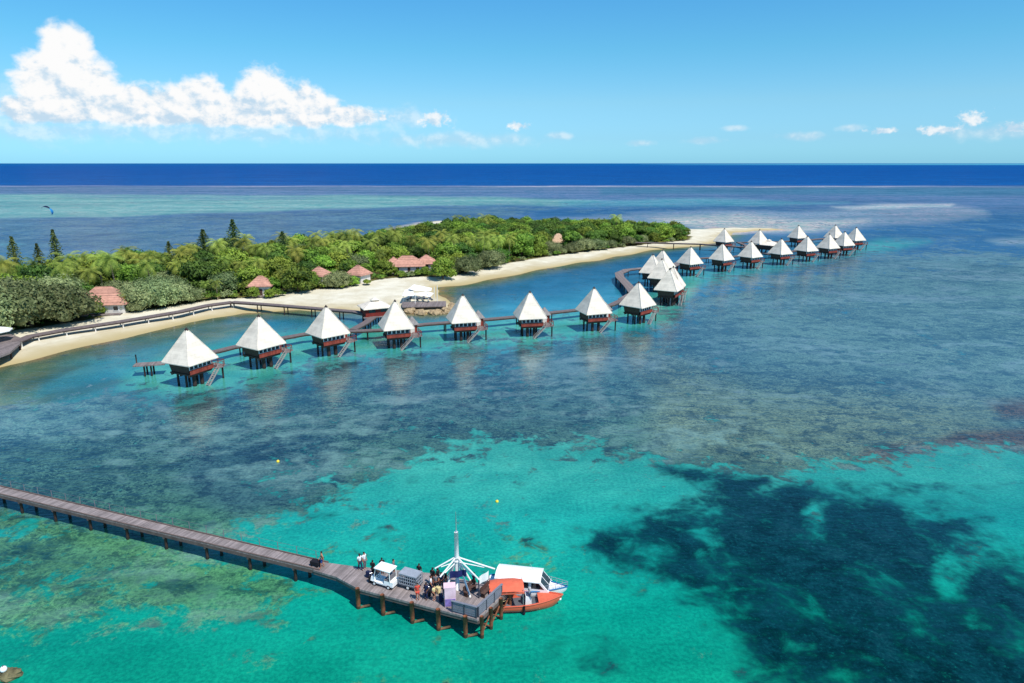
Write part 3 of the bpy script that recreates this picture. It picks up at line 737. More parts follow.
# white shade sails on the rocky spit
def build_spit():
    c = on_land(421, 302)
    t = empty('shade_shelter', c, 0, 'open shelter of white shade sails on posts on the rocky spit', 'shelter')
    g = lambda px, py, z: at(px, py, c.z + z) - c
    for poly in ([(408, 289, 3.2), (414, 284.5, 3.6), (432, 288, 3.0), (431, 291, 2.6), (417, 291, 2.9)], [(412, 294, 2.4), (426, 291.5, 3.0), (434, 293, 2.8), (430, 297, 2.3)], [(402, 296, 2.2), (405, 290, 2.9), (413, 288, 3.0), (414, 296, 2.3)]):
        v = [g(*q) for q in poly]; m_ = sum(v, Vector()) / len(v) - Vector((0, 0, .35))
        MB().add(v + [m_] + [q - Vector((0, 0, .03)) for q in v], [(i, (i + 1) % len(v), len(v)) for i in range(len(v))]).build('sail', M['sail'], t)
    for px, py, h in ((403, 303, 2.9), (415, 305, 3.6), (428, 303, 3.4), (434, 302, 4.4), (437, 303, 5.2), (411, 299, 3.2)):
        q = g(px, py, 0.0); MB().tube([(q.x, q.y, -1), (q.x + .2, q.y, h)], 0.09, 8).build('post', M['white'], t)
    a = [g(x, y, 0.5) for x, y in ((402, 307), (446, 306), (446, 301), (402, 302))]
    MB().add(a + [q - Vector((0, 0, .25)) for q in a], [(0, 1, 2, 3), (7, 6, 5, 4)] + [(i, 4 + i, 4 + (i + 1) % 4, (i + 1) % 4) for i in range(4)]).build('platform', M['greydeck'], t)
    for k, (px, py) in enumerate(((409, 300), (418, 300), (424, 299), (431, 300))):
        q = at(px, py, c.z + .5); s = empty('sun_lounger', q, R(70 + 15 * k), 'dark lounger under the white shade sails on the spit', 'lounger', 'loungers under the shade sails')
        MB().box((0, 0, .35), (1.9, .65, .1)).build('seat', M['grey'], s); MB().beam((.9, 0, .4), (1.5, 0, .8), .65, .08).build('backrest', M['grey'], s)
        for sx in (-.8, .8): MB().box((sx, 0, .15), (.08, .6, .3)).build('leg', M['grey'], s)
build_spit()
for k in range(46):
    f = random.random(); px = 404 + 50 * f; py = 311.5 + 2.6 * math.sin(f * 3.1) + random.uniform(-2.6, 1.6) - (6 * max(0, f - .85) / .15) * random.random()
    p = on_land(px, py); r = random.uniform(.5, 1.15)
    q = MB().ball((0, 0, 0), r, 9, 6, 0.22, (1.3, 1, .7)).build('boulder', M['rock'], None)
    q.location = p + Vector((0, 0, r * .25)); q.rotation_euler.z = random.random() * 6
    tag(q, 'pale brown boulder in the rock bank edging the spit below the shade sails', 'boulder', 'boulders edging the spit')

# ------------------------------------------------------------------ houses
HOUSES = []
def house(px, py, w, d, hw, hr, rz, label, roofm='tile', ridge=None):
    p = on_land(px, py); HOUSES.append((p, max(w, d) / 2))
    t = empty('beach_house', p, R(rz), label, 'house')
    MB().box((0, 0, hw / 2 - .2), (w, d, hw + .4)).build('wall', M['whitewall'], t)
    rf = MB().pyramid((0, 0), w / 2 + .7, d / 2 + .7, hw, hw + hr, .15, (w - d) / 2 + .3 if ridge is None else ridge).build('roof', M[roofm], t)
    MB().beam((-(w - d) / 2 - .2 if ridge is None else -.1, 0, hw + hr), ((w - d) / 2 + .2 if ridge is None else .1, 0, hw + hr + .001), .3, .2).build('ridge_cap', M[roofm], rf)
    dr = MB().box((w * .05, -d / 2 - .03, 1.05), (1.0, .06, 2.1)).build('door', M['darkwood'], t)
    MB().box((w * .05 + .38, -d / 2 - .09, 1.05), (.06, .06, .2)).build('handle', M['steel'], dr)
    for k in (-.3, .32):
        wo = MB()
        for dx in (-.62, .62): wo.box((w * k + dx, -d / 2 - .04, 1.5), (.08, .1, 1.2))
        for dz in (.9, 2.1): wo.box((w * k, -d / 2 - .04, dz), (1.3, .12, .08))
        wf = wo.build('window', M['white'], t); MB().box((w * k, -d / 2 - .02, 1.5), (1.16, .04, 1.12)).build('pane', M['glass'], wf)
    MB().box((0, -d / 2 - 1.0, .12), (w * .9, 1.9, .24)).build('terrace', M['greydeck'], t)
    return t
house(107, 311, 12, 8.5, 2.6, 4.0, 10, 'salmon-roofed white house behind the left boardwalk')
house(262, 294.5, 6.0, 5.2, 3.0, 2.7, 8, 'small white house with salmon roof near the beach footbridge')
house(320, 283, 5.6, 5.4, 2.8, 2.7, -20, 'salmon roofed house half hidden by bushes above the middle beach')
house(359, 282, 5.6, 5.2, 2.8, 2.9, -25, 'white gabled house just right of the bush above the middle beach')
house(408, 271.5, 11.5, 8, 2.5, 3.3, 6, 'wide salmon-roofed house with two ridges behind the shade sails')
house(426.5, 269, 7, 7, 2.5, 2.9, 6, 'narrower right wing roof beside the wide salmon-roofed house')
house(394, 271, 6, 7, 2.5, 2.7, 6, 'small left wing roof beside the wide salmon-roofed house')
house(558, 246.5, 8.5, 7, 2.4, 3.8, 10, 'tan thatched pavilion alone among the trees of the far beach', 'thatch', .6)

# ------------------------------------------------------------------ trees
def leaf_cloud(mb, lobes, n, size, flat=0.35):
    vol = sum(l[3] * l[4] for l in lobes)
    for cx, cy, cz, r, rz in lobes:
        for _ in range(int(n * r * rz / vol)):
            v = Vector((random.gauss(0, 1), random.gauss(0, 1), random.gauss(0, 1))).normalized()
            if v.z < -0.45: v.z *= -0.6
            k = random.uniform(0.66, 1.14) * (1 + 0.10 * math.sin(v.x * 7 + cx) + 0.08 * math.sin(v.y * 9 + cy * 2))
            p = Vector((cx + v.x * r * k, cy + v.y * r * k, cz + v.z * rz * k))
            nrm = (v + Vector((random.gauss(0, .5), random.gauss(0, .5), random.gauss(0, .5) + flat))).normalized()
            a = nrm.cross(Vector((random.random() - .5, random.random() - .5, random.random() - .5))).normalized(); b = nrm.cross(a)
            s = size * random.uniform(.6, 1.3)
            mb.add([p + a * s, p + b * s * .55 + nrm * s * .15, p - a * s, p - b * s * .55 + nrm * s * .15], [(0, 1, 2, 3)])
def tree_proto(kind, seed):
    random.seed(seed)
    t = empty(dict(A='broadleaf_tree', B='broadleaf_tree', C='silver_tree', S='beach_shrub', T='beach_shrub')[kind], (0, 0, 0))
    tall, rad, lm, n, size = dict(A=(7.0, 4.2, 'leafA', 2600, .34), B=(7.6, 4.0, 'leafB', 2600, .34), C=(6.2, 4.8, 'leafC', 5200, .22), S=(2.4, 1.9, 'leafA', 700, .28), T=(2.2, 1.9, 'leafC', 700, .26))[kind]
    lobes = []
    nl = dict(A=11, B=11, C=13, S=5, T=5)[kind]
    for i in range(nl):
        an = 2.4 * i + random.random(); rr = rad * .66 * math.sqrt((i + .3) / nl)
        lr = rad * random.uniform(.34, .5)
        z = tall * (.74 - .28 * (rr / rad) ** 2 * 2) + random.uniform(-.06, .08) * tall
        if kind in 'CST': z = tall * (.62 - .36 * (rr / rad)) + random.uniform(-.05, .1) * tall
        lobes.append((rr * math.cos(an), rr * math.sin(an), z, lr, lr * random.uniform(.62, .85)))
    if kind in 'ABC':
        for i in range(6):
            an = i * 1.05 + random.random(); lr = rad * .36
            lobes.append((rad * .6 * math.cos(an), rad * .6 * math.sin(an), tall * random.uniform(.2, .34), lr, lr * .8))
    mb = MB(); leaf_cloud(mb, lobes, n, size)
    for cx, cy, cz, r, rz in lobes: mb.ball((cx, cy, cz), r * .6, 7, 5, .15, (1, 1, rz / r))
    cr = mb.build('crown', M[lm], t)
    tk = MB()
    h = tall * .55
    tk.tube([(0, 0, -.6), (.1, .05, h * .5), (0, .1, h)], [.3 * tall / 7, .22 * tall / 7, .12 * tall / 7], 7)
    for l in lobes[:5]: tk.tube([(0.05, .05, h * .5), (l[0] * .6, l[1] * .6, l[2] * .85)], [.14 * tall / 7, .05 * tall / 7], 5)
    tk.build('trunk', M['bark'], t)
    return t
def palm_proto(seed):
    random.seed(seed)
    t = empty('coconut_palm', (0, 0, 0))
    hh = 8.5; lean = random.uniform(.3, 1.0)
    pts = [(lean * (k / 6) ** 2, 0, hh * k / 6 - .4) for k in range(7)]
    MB().tube(pts, [.26, .2, .17, .16, .15, .14, .13], 8).build('trunk', M['palmbark'], t, True)
    top = Vector(pts[-1]); mb = MB()
    for k in range(19):
        az = 2.399 * k; el = R(62 - 5.2 * k + random.uniform(-8, 8)); L = random.uniform(3.6, 4.6)
        d = Vector((math.cos(az), math.sin(az), 0)); prev = top.copy(); side = Vector((-d.y, d.x, 0))
        for j in range(9):
            a = el - R(11) * j; step = d * math.cos(a) + Vector((0, 0, math.sin(a))); nxt = prev + step * L / 9
            w = .85 * math.sin(math.pi * (j + .8) / 10.2) + .1
            up = side.cross(step)
            for sg in (-1, 1):
                for h in (0, .5):
                    b0 = prev.lerp(nxt, h); b1 = prev.lerp(nxt, h + .3)
                    tip = b0 + side * sg * w + step * .30 - up * 0 + Vector((0, 0, -w * .45))
                    mb.add([b0, b1, tip + step * .05, tip], [(0, 1, 2, 3)])
            prev = nxt
    mb.build('crown', M['palmleaf'], t)
    return t
def pine_proto(seed):
    random.seed(seed)
    t = empty('columnar_pine', (0, 0, 0)); hh = 14.0; mb = MB()
    MB().tube([(0, 0, -.6), (0, 0, hh)], [.3, .05], 8).build('trunk', M['bark'], t, True)
    z = 1.6
    while z < hh - .2:
        f = (z / hh); r = 4.3 * (1 - f) ** .75 * random.uniform(.78, 1.1) + .12
        for k in range(9):
            an = 2 * math.pi * k / 9 + random.uniform(-.25, .25); d = Vector((math.cos(an), math.sin(an), 0)); rr = r * random.uniform(.75, 1.1)
            for j in range(5):
                p = Vector((0, 0, z)) + d * rr * (j + .8) / 5 + Vector((0, 0, .18 * j - .05 * j * j + random.uniform(-.12, .12)))
                a = Vector((random.gauss(0, 1), random.gauss(0, 1), random.gauss(0, .6))).normalized(); b = a.cross(Vector((random.gauss(0, 1), random.gauss(0, 1), random.gauss(0, 1)))).normalized(); s = .30
                mb.add([p + a * s, p + b * s * .6, p - a * s, p - b * s * .6], [(0, 1, 2, 3)])
        z += .5
    mb.tube([(0, 0, 1.2), (0, 0, hh * .5), (0, 0, hh - .3)], [.95, .62, .05], 7)
    mb.build('crown', M['pineleaf'], t)
    return t
protos = {k: [tree_proto(k, 10 * i + ord(k)) for i in range(n)] for k, n in (('A', 3), ('B', 3), ('C', 3), ('S', 2), ('T', 1))}
for k in 'ST':
    for q in protos[k]: q.name = 'beach_shrub'
protos['P'] = [palm_proto(5), palm_proto(9)]; protos['N'] = [pine_proto(3)]
used = set()
NAMES = dict(A='broadleaf_tree', B='broadleaf_tree', C='silver_tree', S='beach_shrub', T='beach_shrub', P='coconut_palm', N='columnar_pine')
def plant(kind, p, sc, label, group=None, zs=1.0, cat=None):
    pr = random.choice(protos[kind])
    if pr.name in used: o = copy_tree(pr)
    else: o = pr
    used.add(o.name)
    o.location = p; o.scale = (sc, sc, sc * zs); o.rotation_euler.z = random.uniform(0, 6.28)
    tag(o, label, cat or dict(A='tree', B='tree', C='tree', S='shrub', T='shrub', P='palm', N='pine')[kind], group)
    return o
random.seed(21)
placed = []
def put(kind, px, py, sc, label, top=None, group=None):
    p = on_land(px, py); nat = dict(A=7.2, B=7.8, C=6.3, S=2.5, T=2.3, P=10.2, N=14)[kind]
    zs = 1.0
    if top is not None:
        h = height_to(p, top)
        if kind == 'N': sc = sc * 1.0; zs = h / (nat * sc)
        else: sc = h / nat
    plant(kind, p, sc, label, group, zs); placed.append((p.x, p.y, 2.5 if kind in 'ABC' else (3.2 if kind == 'P' else 1.0)))
# single trees one can point to
put('N', 62, 288, .95, 'tallest dark columnar pine standing above the left woodland', 229)
put('N', 20, 286, 1.0, 'columnar pine nearest the left edge', 236)
put('N', 44, 288, .85, 'shorter columnar pine between the two taller ones on the left', 243)
put('N', 237, 268, 1.35, 'broad dark pine rising above the middle of the woodland', 219)
put('N', 207, 270, 1.3, 'sparse pine just left of the broad middle pine', 229)
put('N', 285, 266, 1.25, 'ragged dark pine rising right of the broad middle pine', 231)
put('N', 78, 286, .6, 'small pine tip right of the tallest columnar pine', 255)
put('N', 172, 272, .9, 'thin pine tip above the trees over the second bungalow', 241)
put('P', 103, 292, 1, 'left of two tall palms above the salmon-roofed house', 250)
put('P', 117, 296, 1, 'right of two tall palms above the salmon-roofed house', 249)
put('P', 143, 280, 1, 'dark palm head against the sea right of the two tall palms', 250)
put('P', 162, 279, 1, 'low dark palm head on the skyline left of the thin pine', 251)
put('P', 218, 300, .8, 'yellowish short palm at the start of the beach footbridge', 277)
put('P', 205, 298, .8, 'yellowish palm just left of the beach footbridge', 279)
put('P', 122, 312, .6, 'young yellow-green palm in front of the salmon-roofed house', 293)
put('P', 262, 286, 1, 'spreading palm right behind the small white house', 256)
put('P', 284, 292, .9, 'drooping palm between the small white house and the rounded tree', 268)
put('P', 225, 283, 1, 'pale yellow palm left of the broad middle pine', 254)
put('P', 300, 276, 1, 'palm with yellow fronds left of the half-hidden house', 245)
put('P', 337, 270, 1, 'palm above the half-hidden salmon-roofed house', 244)
put('P', 380, 272, 1, 'palm left of the wide salmon-roofed house', 247)
put('P', 370, 264, 1, 'taller palm behind the white gabled house', 237)
put('P', 270, 274, 1, 'palm on the ridge of the woodland right of the broad pine', 241)
put('A', 298, 292.5, 1, 'rounded bright green tree at the back of the middle beach', 264)
put('C', 337, 287.5, 1, 'grey-green bush between the two small salmon-roofed houses', 267)
put('S', 281, 296, 1.1, 'low green bush beside the small white house', 289)
put('A', 366, 276, .8, 'bright green tree right of the white gabled house', 262)
put('A', 385, 276, .8, 'yellow-green tree left of the wide salmon-roofed house', 258)
put('A', 443, 279.5, 1, 'bright light green tree right of the wide salmon-roofed house', 255)
put('C', 466, 274, 1, 'grey-green tree at the beach right of the light green tree', 252)
put('C', 490, 268, 1, 'grey-green tree on the far beach with darker trunk showing', 246)
for px, py, top, s in ((4, 329, 277, ''), (32, 326, 272, ''), (62, 323, 276, ''), (18, 318, 268, ''), (52, 312, 268, ''), (-20, 335, 280, '')):
    put('C', px, py, 1, 'big grey-green tree in the bushy mass behind the left terrace', top, 'grey-green trees behind the left terrace')
for px, py, top in ((139, 309, 279), (158, 306.5, 274), (176, 304, 278), (150, 300, 272), (168, 298, 271), (190, 302, 283)):
    put('C', px, py, 1, 'grey-green tree behind the boardwalk right of the salmon-roofed house', top, 'grey-green trees right of the salmon-roofed house')
for px, py, top in ((585, 251, 236), (598, 249.5, 236.5), (610, 248, 238), (628, 245.5, 234), (572, 253, 240)):
    put('C', px, py, 1, 'grey-green bush at the edge of the far beach right of the thatched pavilion', top, 'grey-green bushes right of the thatched pavilion')
for i_, (px, py, top) in enumerate(((86, 283, 254), (132, 280, 252), (150, 281, 253), (187, 275, 246), (196, 271, 246), (247, 270, 238), (256, 274, 244), (312, 266, 238), (324, 262, 238), (350, 260, 233), (12, 300, 258), (70, 300, 262), (178, 290, 262), (240, 286, 262), (392, 254, 228), (410, 260, 236))):
    put('P', px, py, 1, 'tall palm head standing out of the canopy ' + ('left of the broad middle pine' if px < 230 else 'right of the broad middle pine'), top - 4, 'palm heads above the canopy ' + ('left of the broad middle pine' if px < 230 else 'right of the broad middle pine'))
put('P', 455, 232, .9, 'lone palm head poking above the canopy on the far shore', 214)
for px, py, k, sc in ((394, 275.5, 'A', .5), (401, 276.5, 'S', 1.1), (419, 276, 'S', 1.3), (425, 275.5, 'A', .5), (410, 277, 'T', .9)):
    put(k, px, py, sc, 'low greenery in front of the wide salmon-roofed house', None, 'greenery before the wide salmon-roofed house')
for px, py, k, sc in ((312, 288, 'S', 1.2), (326, 288.5, 'S', 1.0), (250, 297.5, 'S', 1.0), (346, 287, 'A', .55), (274, 297, 'S', 1.1), (254, 297.5, 'A', .5), (270, 298, 'A', .42), (315, 287.5, 'A', .55), (354, 286, 'A', .5), (250, 295, 'A', .7), (273, 293.5, 'A', .75), (311, 285, 'A', .7), (367, 285, 'S', 1.0)):
    put(k, px, py, sc, 'low bush close by one of the small salmon-roofed houses of the middle beach', None, 'bushes by the small salmon-roofed houses')
for px, py, k, sc in ((98, 315, 'A', .55), (126, 311.5, 'A', .6), (134, 312, 'C', .6)):
    put(k, px, py, sc, 'small tree close against the salmon-roofed house behind the boardwalk', None, 'small trees against the boardwalk house')
# the woodland itself
WX = [q[0] for q in WOOD]; WY = [q[1] for q in WOOD]
cand = np.random.RandomState(4).uniform((min(WX), min(WY)), (max(WX), max(WY)), (26000, 2))
sdw = sdist(cand[:, 0], cand[:, 1], WOOD)
cnt = dict(A=0, B=0, C=0, P=0)
for (x, y), s in zip(cand, sdw):
    if s < 1.2: continue
    px, py = proj(x, y, 1.5)
    if px < -45: continue
    far = y > 300
    rmin = 6.1 if far else 6.0
    if any((x - a) ** 2 + (y - b) ** 2 < (rmin + (r - 1.5) * .4) ** 2 for a, b, r in placed): continue
    bad = False
    for hp, hr in HOUSES:
        d = Vector((x - hp.x, y - hp.y)); cam = Vector((hp.x, hp.y)).normalized(); al = -d.dot(cam); la = abs(d.x * cam.y - d.y * cam.x)
        if d.length < hr + 4.2 or (0 < al < 24 and la < hr + 1.5): bad = True; break
    if bad: continue
    u = random.random()
    k = 'P' if (u < .24 and not far) or (u < .03) else ('B' if u < .50 else ('C' if u > .94 else 'A'))
    if s < 6 and k == 'P': k = 'S' if random.random() < .2 else 'A'
    zone = 'left of the broad pine' if px < 230 else ('behind the middle beach' if px < 440 else 'behind the far beach')
    txt = dict(A='bright green bushy tree in the woodland ', B='deep green bushy tree in the woodland ', C='grey-green tree in the woodland ', P='coconut palm in the woodland ', S='green shrub in the woodland ')[k] + zone
    sc = random.uniform(.9, 1.25) * (1.08 if far else (1.16 if px < 330 else 1.14))
    if s < 5: sc *= .8
    if k == 'P': sc = random.uniform(1.0, 1.3)
    plant(k, Vector((x, y, zl(x, y) - .1)), sc, txt, txt.replace('tree', 'trees').replace('palm', 'palms').replace('shrub', 'shrubs'), random.uniform(.85, 1.1))
    placed.append((x, y, 1.8))
    if len(placed) > 520: break
print('trees', len(placed))
# shrubs along the edge of the sand
for i in range(len(WOOD_PX)):
    a, b = WOOD_PX[i], WOOD_PX[(i + 1) % len(WOOD_PX)]
    if not (a[0] >= 200 and b[0] > a[0] and a[0] < 688): continue
    for k in range(int((b[0] - a[0]) / 9)):
        f = (k + random.random()) / max(1, int((b[0] - a[0]) / 9)); p = on_land(a[0] + (b[0] - a[0]) * f, a[1] + (b[1] - a[1]) * f + random.uniform(-.3, 1.2))
        if any((p.x - hp.x) ** 2 + (p.y - hp.y) ** 2 < (hr + 3.5) ** 2 for hp, hr in HOUSES): continue
        txt = 'low shrub where the sand meets the woodland ' + ('above the middle beach' if a[0] < 440 else 'along the far beach')
        plant(random.choice('SST'), p, random.uniform(.7, 1.3), txt, txt.replace('shrub', 'shrubs'))
for k in 'ABCSTPN':
    for pr in protos[k]:
        if pr.name not in used:
            for ch in list(pr.children): bpy.data.objects.remove(ch)
            bpy.data.objects.remove(pr)
# undergrowth
mb = MB(); rs = np.random.RandomState(8); random.seed(5)
cand = rs.uniform((min(WX), min(WY)), (max(WX), max(WY)), (26000, 2)); sdw = sdist(cand[:, 0], cand[:, 1], WOOD); zz = land_z(sdist(cand[:, 0], cand[:, 1], SHORE))
for (x, y), s, z in zip(cand, sdw, zz):
    if s < 1.5: continue
    if any((x - hp.x) ** 2 + (y - hp.y) ** 2 < (hr + 2.5) ** 2 for hp, hr in HOUSES): continue
    for _ in range(2):
        p = Vector((x + random.uniform(-.8, .8), y + random.uniform(-.8, .8), z + random.uniform(.1, 1.3))); a = Vector((random.gauss(0, 1), random.gauss(0, 1), random.gauss(0, .5))).normalized(); b = a.cross(Vector((random.random(), random.random(), -1))).normalized()
        mb.add([p + a * .6, p + b * .4, p - a * .6, p - b * .4], [(0, 1, 2, 3)])
ug = mb.build('undergrowth', M['leafB']); ug['kind'] = 'stuff'; tag(ug, 'low leafy ground cover under the trees of the island', 'undergrowth')

# ------------------------------------------------------------------ the pier
DZ = 2.0
pA, pB = at(-30, 483.5, DZ), at(327, 566.5, DZ)          # centre line of the walkway
def build_pier():
    n0, n1 = at(0, 494.5, DZ), at(300, 566, DZ); f0, f1 = at(0, 485, DZ), at(300, 557, DZ)
    dr = (n1 - n0).normalized(); nr = Vector((-dr.y, dr.x, 0))            # nr points away from the camera
    w = (f0 - n0).dot(nr) - .15; c0 = n0 + nr * w / 2
    c_start = c0 - dr * 26; L = (at(322, 568, DZ) - c_start).dot(dr)
    ang = math.atan2(dr.y, dr.x)
    t = empty('long_pier', c_start, ang, 'long timber pier crossing the lower left water to the boat landing', 'pier')
    loc = lambda v: (Matrix.Rotation(-ang, 3, 'Z') @ (Vector(v) - c_start))
    MB().box((L / 2, 0, -.06), (L, w, .12)).build('deck', M['pierdeck'], t)
    bm = MB()
    for y in (-w / 2 + .07, w / 2 - .07): bm.box((L / 2, y, -.30), (L, .16, .36))
    bm.box((L / 2, -w / 2 + .06, .05), (L, .12, .1)).box((L / 2, w / 2 - .06, .05), (L, .12, .1))
    bm.build('beam', M['pierbeam'], t)
    x = 2.0
    xs = [loc(at(px, py, 0)).x for px, py in [(5, 504), (26, 510.5), (59, 520), (93.7, 529), (129.6, 538), (168.4, 548), (208.6, 558), (251.5, 568), (295.7, 581)]]
    stp = (xs[-1] - xs[2]) / 6
    k = xs[-1]; cols = []
    while k > 1: cols.append(k); k -= stp
    for x in cols:
        MB().tube([(x, -w / 2 + .25, -3.2), (x, -w / 2 + .25, -.12)], .16, 10).build('pile', M['piledark'], t, True)
        MB().tube([(x + .9, w / 2 - .25, -3.2), (x + .9, w / 2 - .25, -.12)], .16, 10).build('pile', M['piledark'], t, True)
        MB().box((x, 0, -.58), (.2, w, .2)).build('cross_beam', M['pierbeam'], t)
    rl = MB(); x = 0.5; pts = []
    while x < L - .5:
        rl.tube([(x, w / 2 - .05, 0), (x, w / 2 - .05, 1.0)], .035, 5); x += 2.3
    rl.beam((.5, w / 2 - .05, .99), (L - 1, w / 2 - .05, .99), .015, .015).beam((.5, w / 2 - .05, .5), (L - 1, w / 2 - .05, .5), .012, .012)
    rl.build('railing', M['rail'], t)
    # landing platform: polygon deck
    near = [at(x, y, DZ) for x, y in [(313, 570), (336, 576.8), (358, 588.7), (477.4, 619.6)]]
    far = [at(x, y, DZ) for x, y in [(509, 590), (440, 574), (385, 569), (352, 566), (326, 562.5)]]
    # tidy: straight line near edge
    poly = [loc(q) for q in near + far]
    poly = [Vector((q.x, q.y, .004)) for q in poly]; n = len(poly)
    MB().add(poly + [q - Vector((0, 0, .2)) for q in poly], [tuple(range(n)), tuple(reversed(range(n, 2 * n)))] + [(i, n + i, n + (i + 1) % n, (i + 1) % n) for i in range(n)]).build('landing_deck', M['pierdeck'], t)
    bm = MB()
    for a, b in zip(poly[:4], poly[1:5]):
        a2, b2 = a + Vector((0, .12, -.36)), b + Vector((0, .12, -.36)); bm.beam(a2, b2, .14, .3)
    bm.build('beam', M['pierbeam'], t)
    e0, e1 = near[2], near[3]; ed = (e1 - e0).normalized(); en = Vector((-ed.y, ed.x, 0))
    fr = [(358, 588.7), (383, 595), (412.7, 602.3), (439, 609), (466, 616.2)]
    for px, py in fr:
        q = e0 + ed * (at(px, py, DZ) - e0).dot(ed)
        a = loc(q - en * .10)
        MB().tube([(a.x, a.y, -3.2), (a.x, a.y, .12)], .2, 10).build('pile', M['pile'], t, True)
        b = loc(q + ed * .95 + en * .4); MB().tube([(a.x, a.y, -1.95), (b.x, b.y, -1.75)], .12, 8).build('pile_foot', M['pilefoot'], t, True)
        for off in (1.9, 3.6):
            c = loc(q + en * off); MB().tube([(c.x, c.y, -3.2), (c.x, c.y, -.2)], .18, 8).build('pile', M['piledark'], t, True)
        c = loc(q + en * 4.0); d2 = loc(q)
        MB().beam((d2.x, d2.y, -.34), (c.x, c.y, -.34), .2, .26).build('cross_beam', M['pierbeam'], t)
    s0, s1 = near[3], far[0]; sd_ = (s1 - s0).normalized(); so = Vector((sd_.y, -sd_.x, 0))
    Ls = (s1 - s0).length
    for f, mm in ((.08, 'pile'), (.36, 'pile'), (.68, 'pile'), (.97, 'pile')):
        q = loc(s0 + sd_ * Ls * f + so * .18); MB().tube([(q.x, q.y, -3.2), (q.x, q.y, .15 if f < .9 else .5)], .17, 10).build('pile', M[mm], t, True)
    br = MB()
    for f0_, f1_ in ((.08, .36), (.36, .68), (.68, .97)):
        for za, zb in ((-.5, -1.8), (-1.8, -.5)):
            a, b = loc(s0 + sd_ * Ls * f0_ + so * .1), loc(s0 + sd_ * Ls * f1_ + so * .1); br.tube([(a.x, a.y, za), (b.x, b.y, zb)], .07, 6)
    br.build('brace', M['pile'], t)
    # slatted barriers round the corner of the landing
    def barrier(p, q, label, m):
        dd = (q - p); Lb = dd.length; an = math.atan2(dd.y, dd.x)
        f = empty('slatted_barrier', p, an, label, 'barrier')
        sl = MB()
        for k in range(5): sl.box((Lb / 2, 0, .22 + .2 * k), (Lb, .05, .15))
        sl.build('slat_panel', M['fence'], f)
        nb = max(2, round(Lb / 1.3))
        for k in range(nb + 1): MB().box((.05 + (Lb - .1) * k / nb, 0, .55), (.1, .12, 1.1)).build('post', M['fencepost'], f)
        MB().box((Lb / 2, 0, 1.14), (Lb + .1, .2, .07)).build('top_rail', M['fence'], f)
    i0 = e1 - ed * 2.5 + en * .12
    barrier(i0, e1 + en * .12 - ed * .1, 'slatted grey barrier on the camera side of the landing corner', 0)
    barrier(s0 + sd_ * .25 - so * .12, s0 + sd_ * (Ls * .80) - so * .12, 'slatted grey barrier facing the boats on the landing', 0)
    return dict(e0=e0, ed=ed, en=en, s0=s0, sd=sd_, so=so, ang=math.atan2(ed.y, ed.x), wang=ang)
PI_ = build_pier()

# mast with radiating white arms
def build_mast():
    b = at(457.5, 589.5, DZ)
    t = empty('umbrella_mast', b, R(12), 'white mast with radiating bare arms and splayed legs on the landing', 'mast')
    MB().tube([(0, 0, .0), (0, 0, 3.2), (0, 0, 5.9)], [.18, .20, .18], 12).build('pole', M['white'], t, True)
    MB().tube([(0, 0, 5.88), (0, 0, 6.2), (0, 0, 7.9)], [.08, .045, .02], 8).build('tip', M['steel'], t, True)
    MB().tube([(0, 0, 3.0), (0, 0, 3.35)], .30, 12).build('hub', M['white'], t, True)
    inv = Matrix.Rotation(-R(12), 3, 'Z')
    for px, py in ((495, 569), (435, 568.5), (479.5, 580), (440, 577)):
        e = inv @ (at(px, py, DZ + 2.45) - b)
        d = Vector((e.x, e.y, 0)).normalized()
        MB().tube([d * .25 + Vector((0, 0, 3.32)), e], .07, 6).tube([d * .25 + Vector((0, 0, 2.85)), e * .72 + Vector((0, 0, 3.2 * .28 - .12))], .05, 6).build('arm', M['white'], t)
    for k in range(4):
        an = R(90 * k + 35); d = Vector((math.cos(an), math.sin(an), 0))
        MB().tube([d * .2 + Vector((0, 0, 3.0)), d * 1.7], [.08, .09], 8).build('leg', M['white'], t, True)
    bn = MB()
    for i in range(8):
        x0, x1 = -.75 + 1.5 * i / 8, -.75 + 1.5 * (i + 1) / 8; y0, y1 = -.75 + .05 * math.sin(i * 1.3), -.75 + .05 * math.sin((i + 1) * 1.3)
        bn.add([(x0, y0, 1.75), (x1, y1, 1.75), (x1, y1, 2.45), (x0, y0, 2.45)], [(0, 1, 2, 3)])
    bn.build('banner', M['banner'], t)
build_mast()
ed, en, so, sd_ = PI_['ed'], PI_['en'], PI_['so'], PI_['sd']
# pink cabinet
p = at(450.5, 607, DZ); c = empty('kiosk_cabinet', p, PI_['ang'] + R(28), 'pale pink cabinet with violet lower print standing beside the barrier', 'cabinet')
MB().box((-.06, .35, .95), (.95, .7, 1.9)).build('body', M['navy'], c); MB().box((0, -.03, .98), (.98, .06, 1.84)).build('front_panel', M['pink'], c)  # body coloured navy to carry the shade on the cabinet's unlit side
MB().box((0, -.075, .5), (.9, .03, .7)).build('print', M['purple'], c); MB().box((-.04, .34, 1.95), (1.05, .8, .08)).build('top', M['pink'], c)
# flag sign
p = at(479, 598, DZ); c = empty('flag_pole', p, R(25), 'white flag on a dark post at the landing', 'flag')
MB().tube([(0, 0, 0), (0, 0, 2.1)], .07, 8).build('pole', M['fencepost'], c)
fl = MB()
for i in range(6):
    x0, x1 = .05 + i * .15, .05 + (i + 1) * .15
    fl.add([(x0, .06 * math.sin(i), 1.35 + .06 * i), (x1, .06 * math.sin(i + 1), 1.41 + .06 * i), (x1, .06 * math.sin(i + 1), 2.2 + .07 * i), (x0, .06 * math.sin(i), 2.13 + .07 * i)], [(0, 1, 2, 3)])
fl.build('cloth', M['sail'], c)
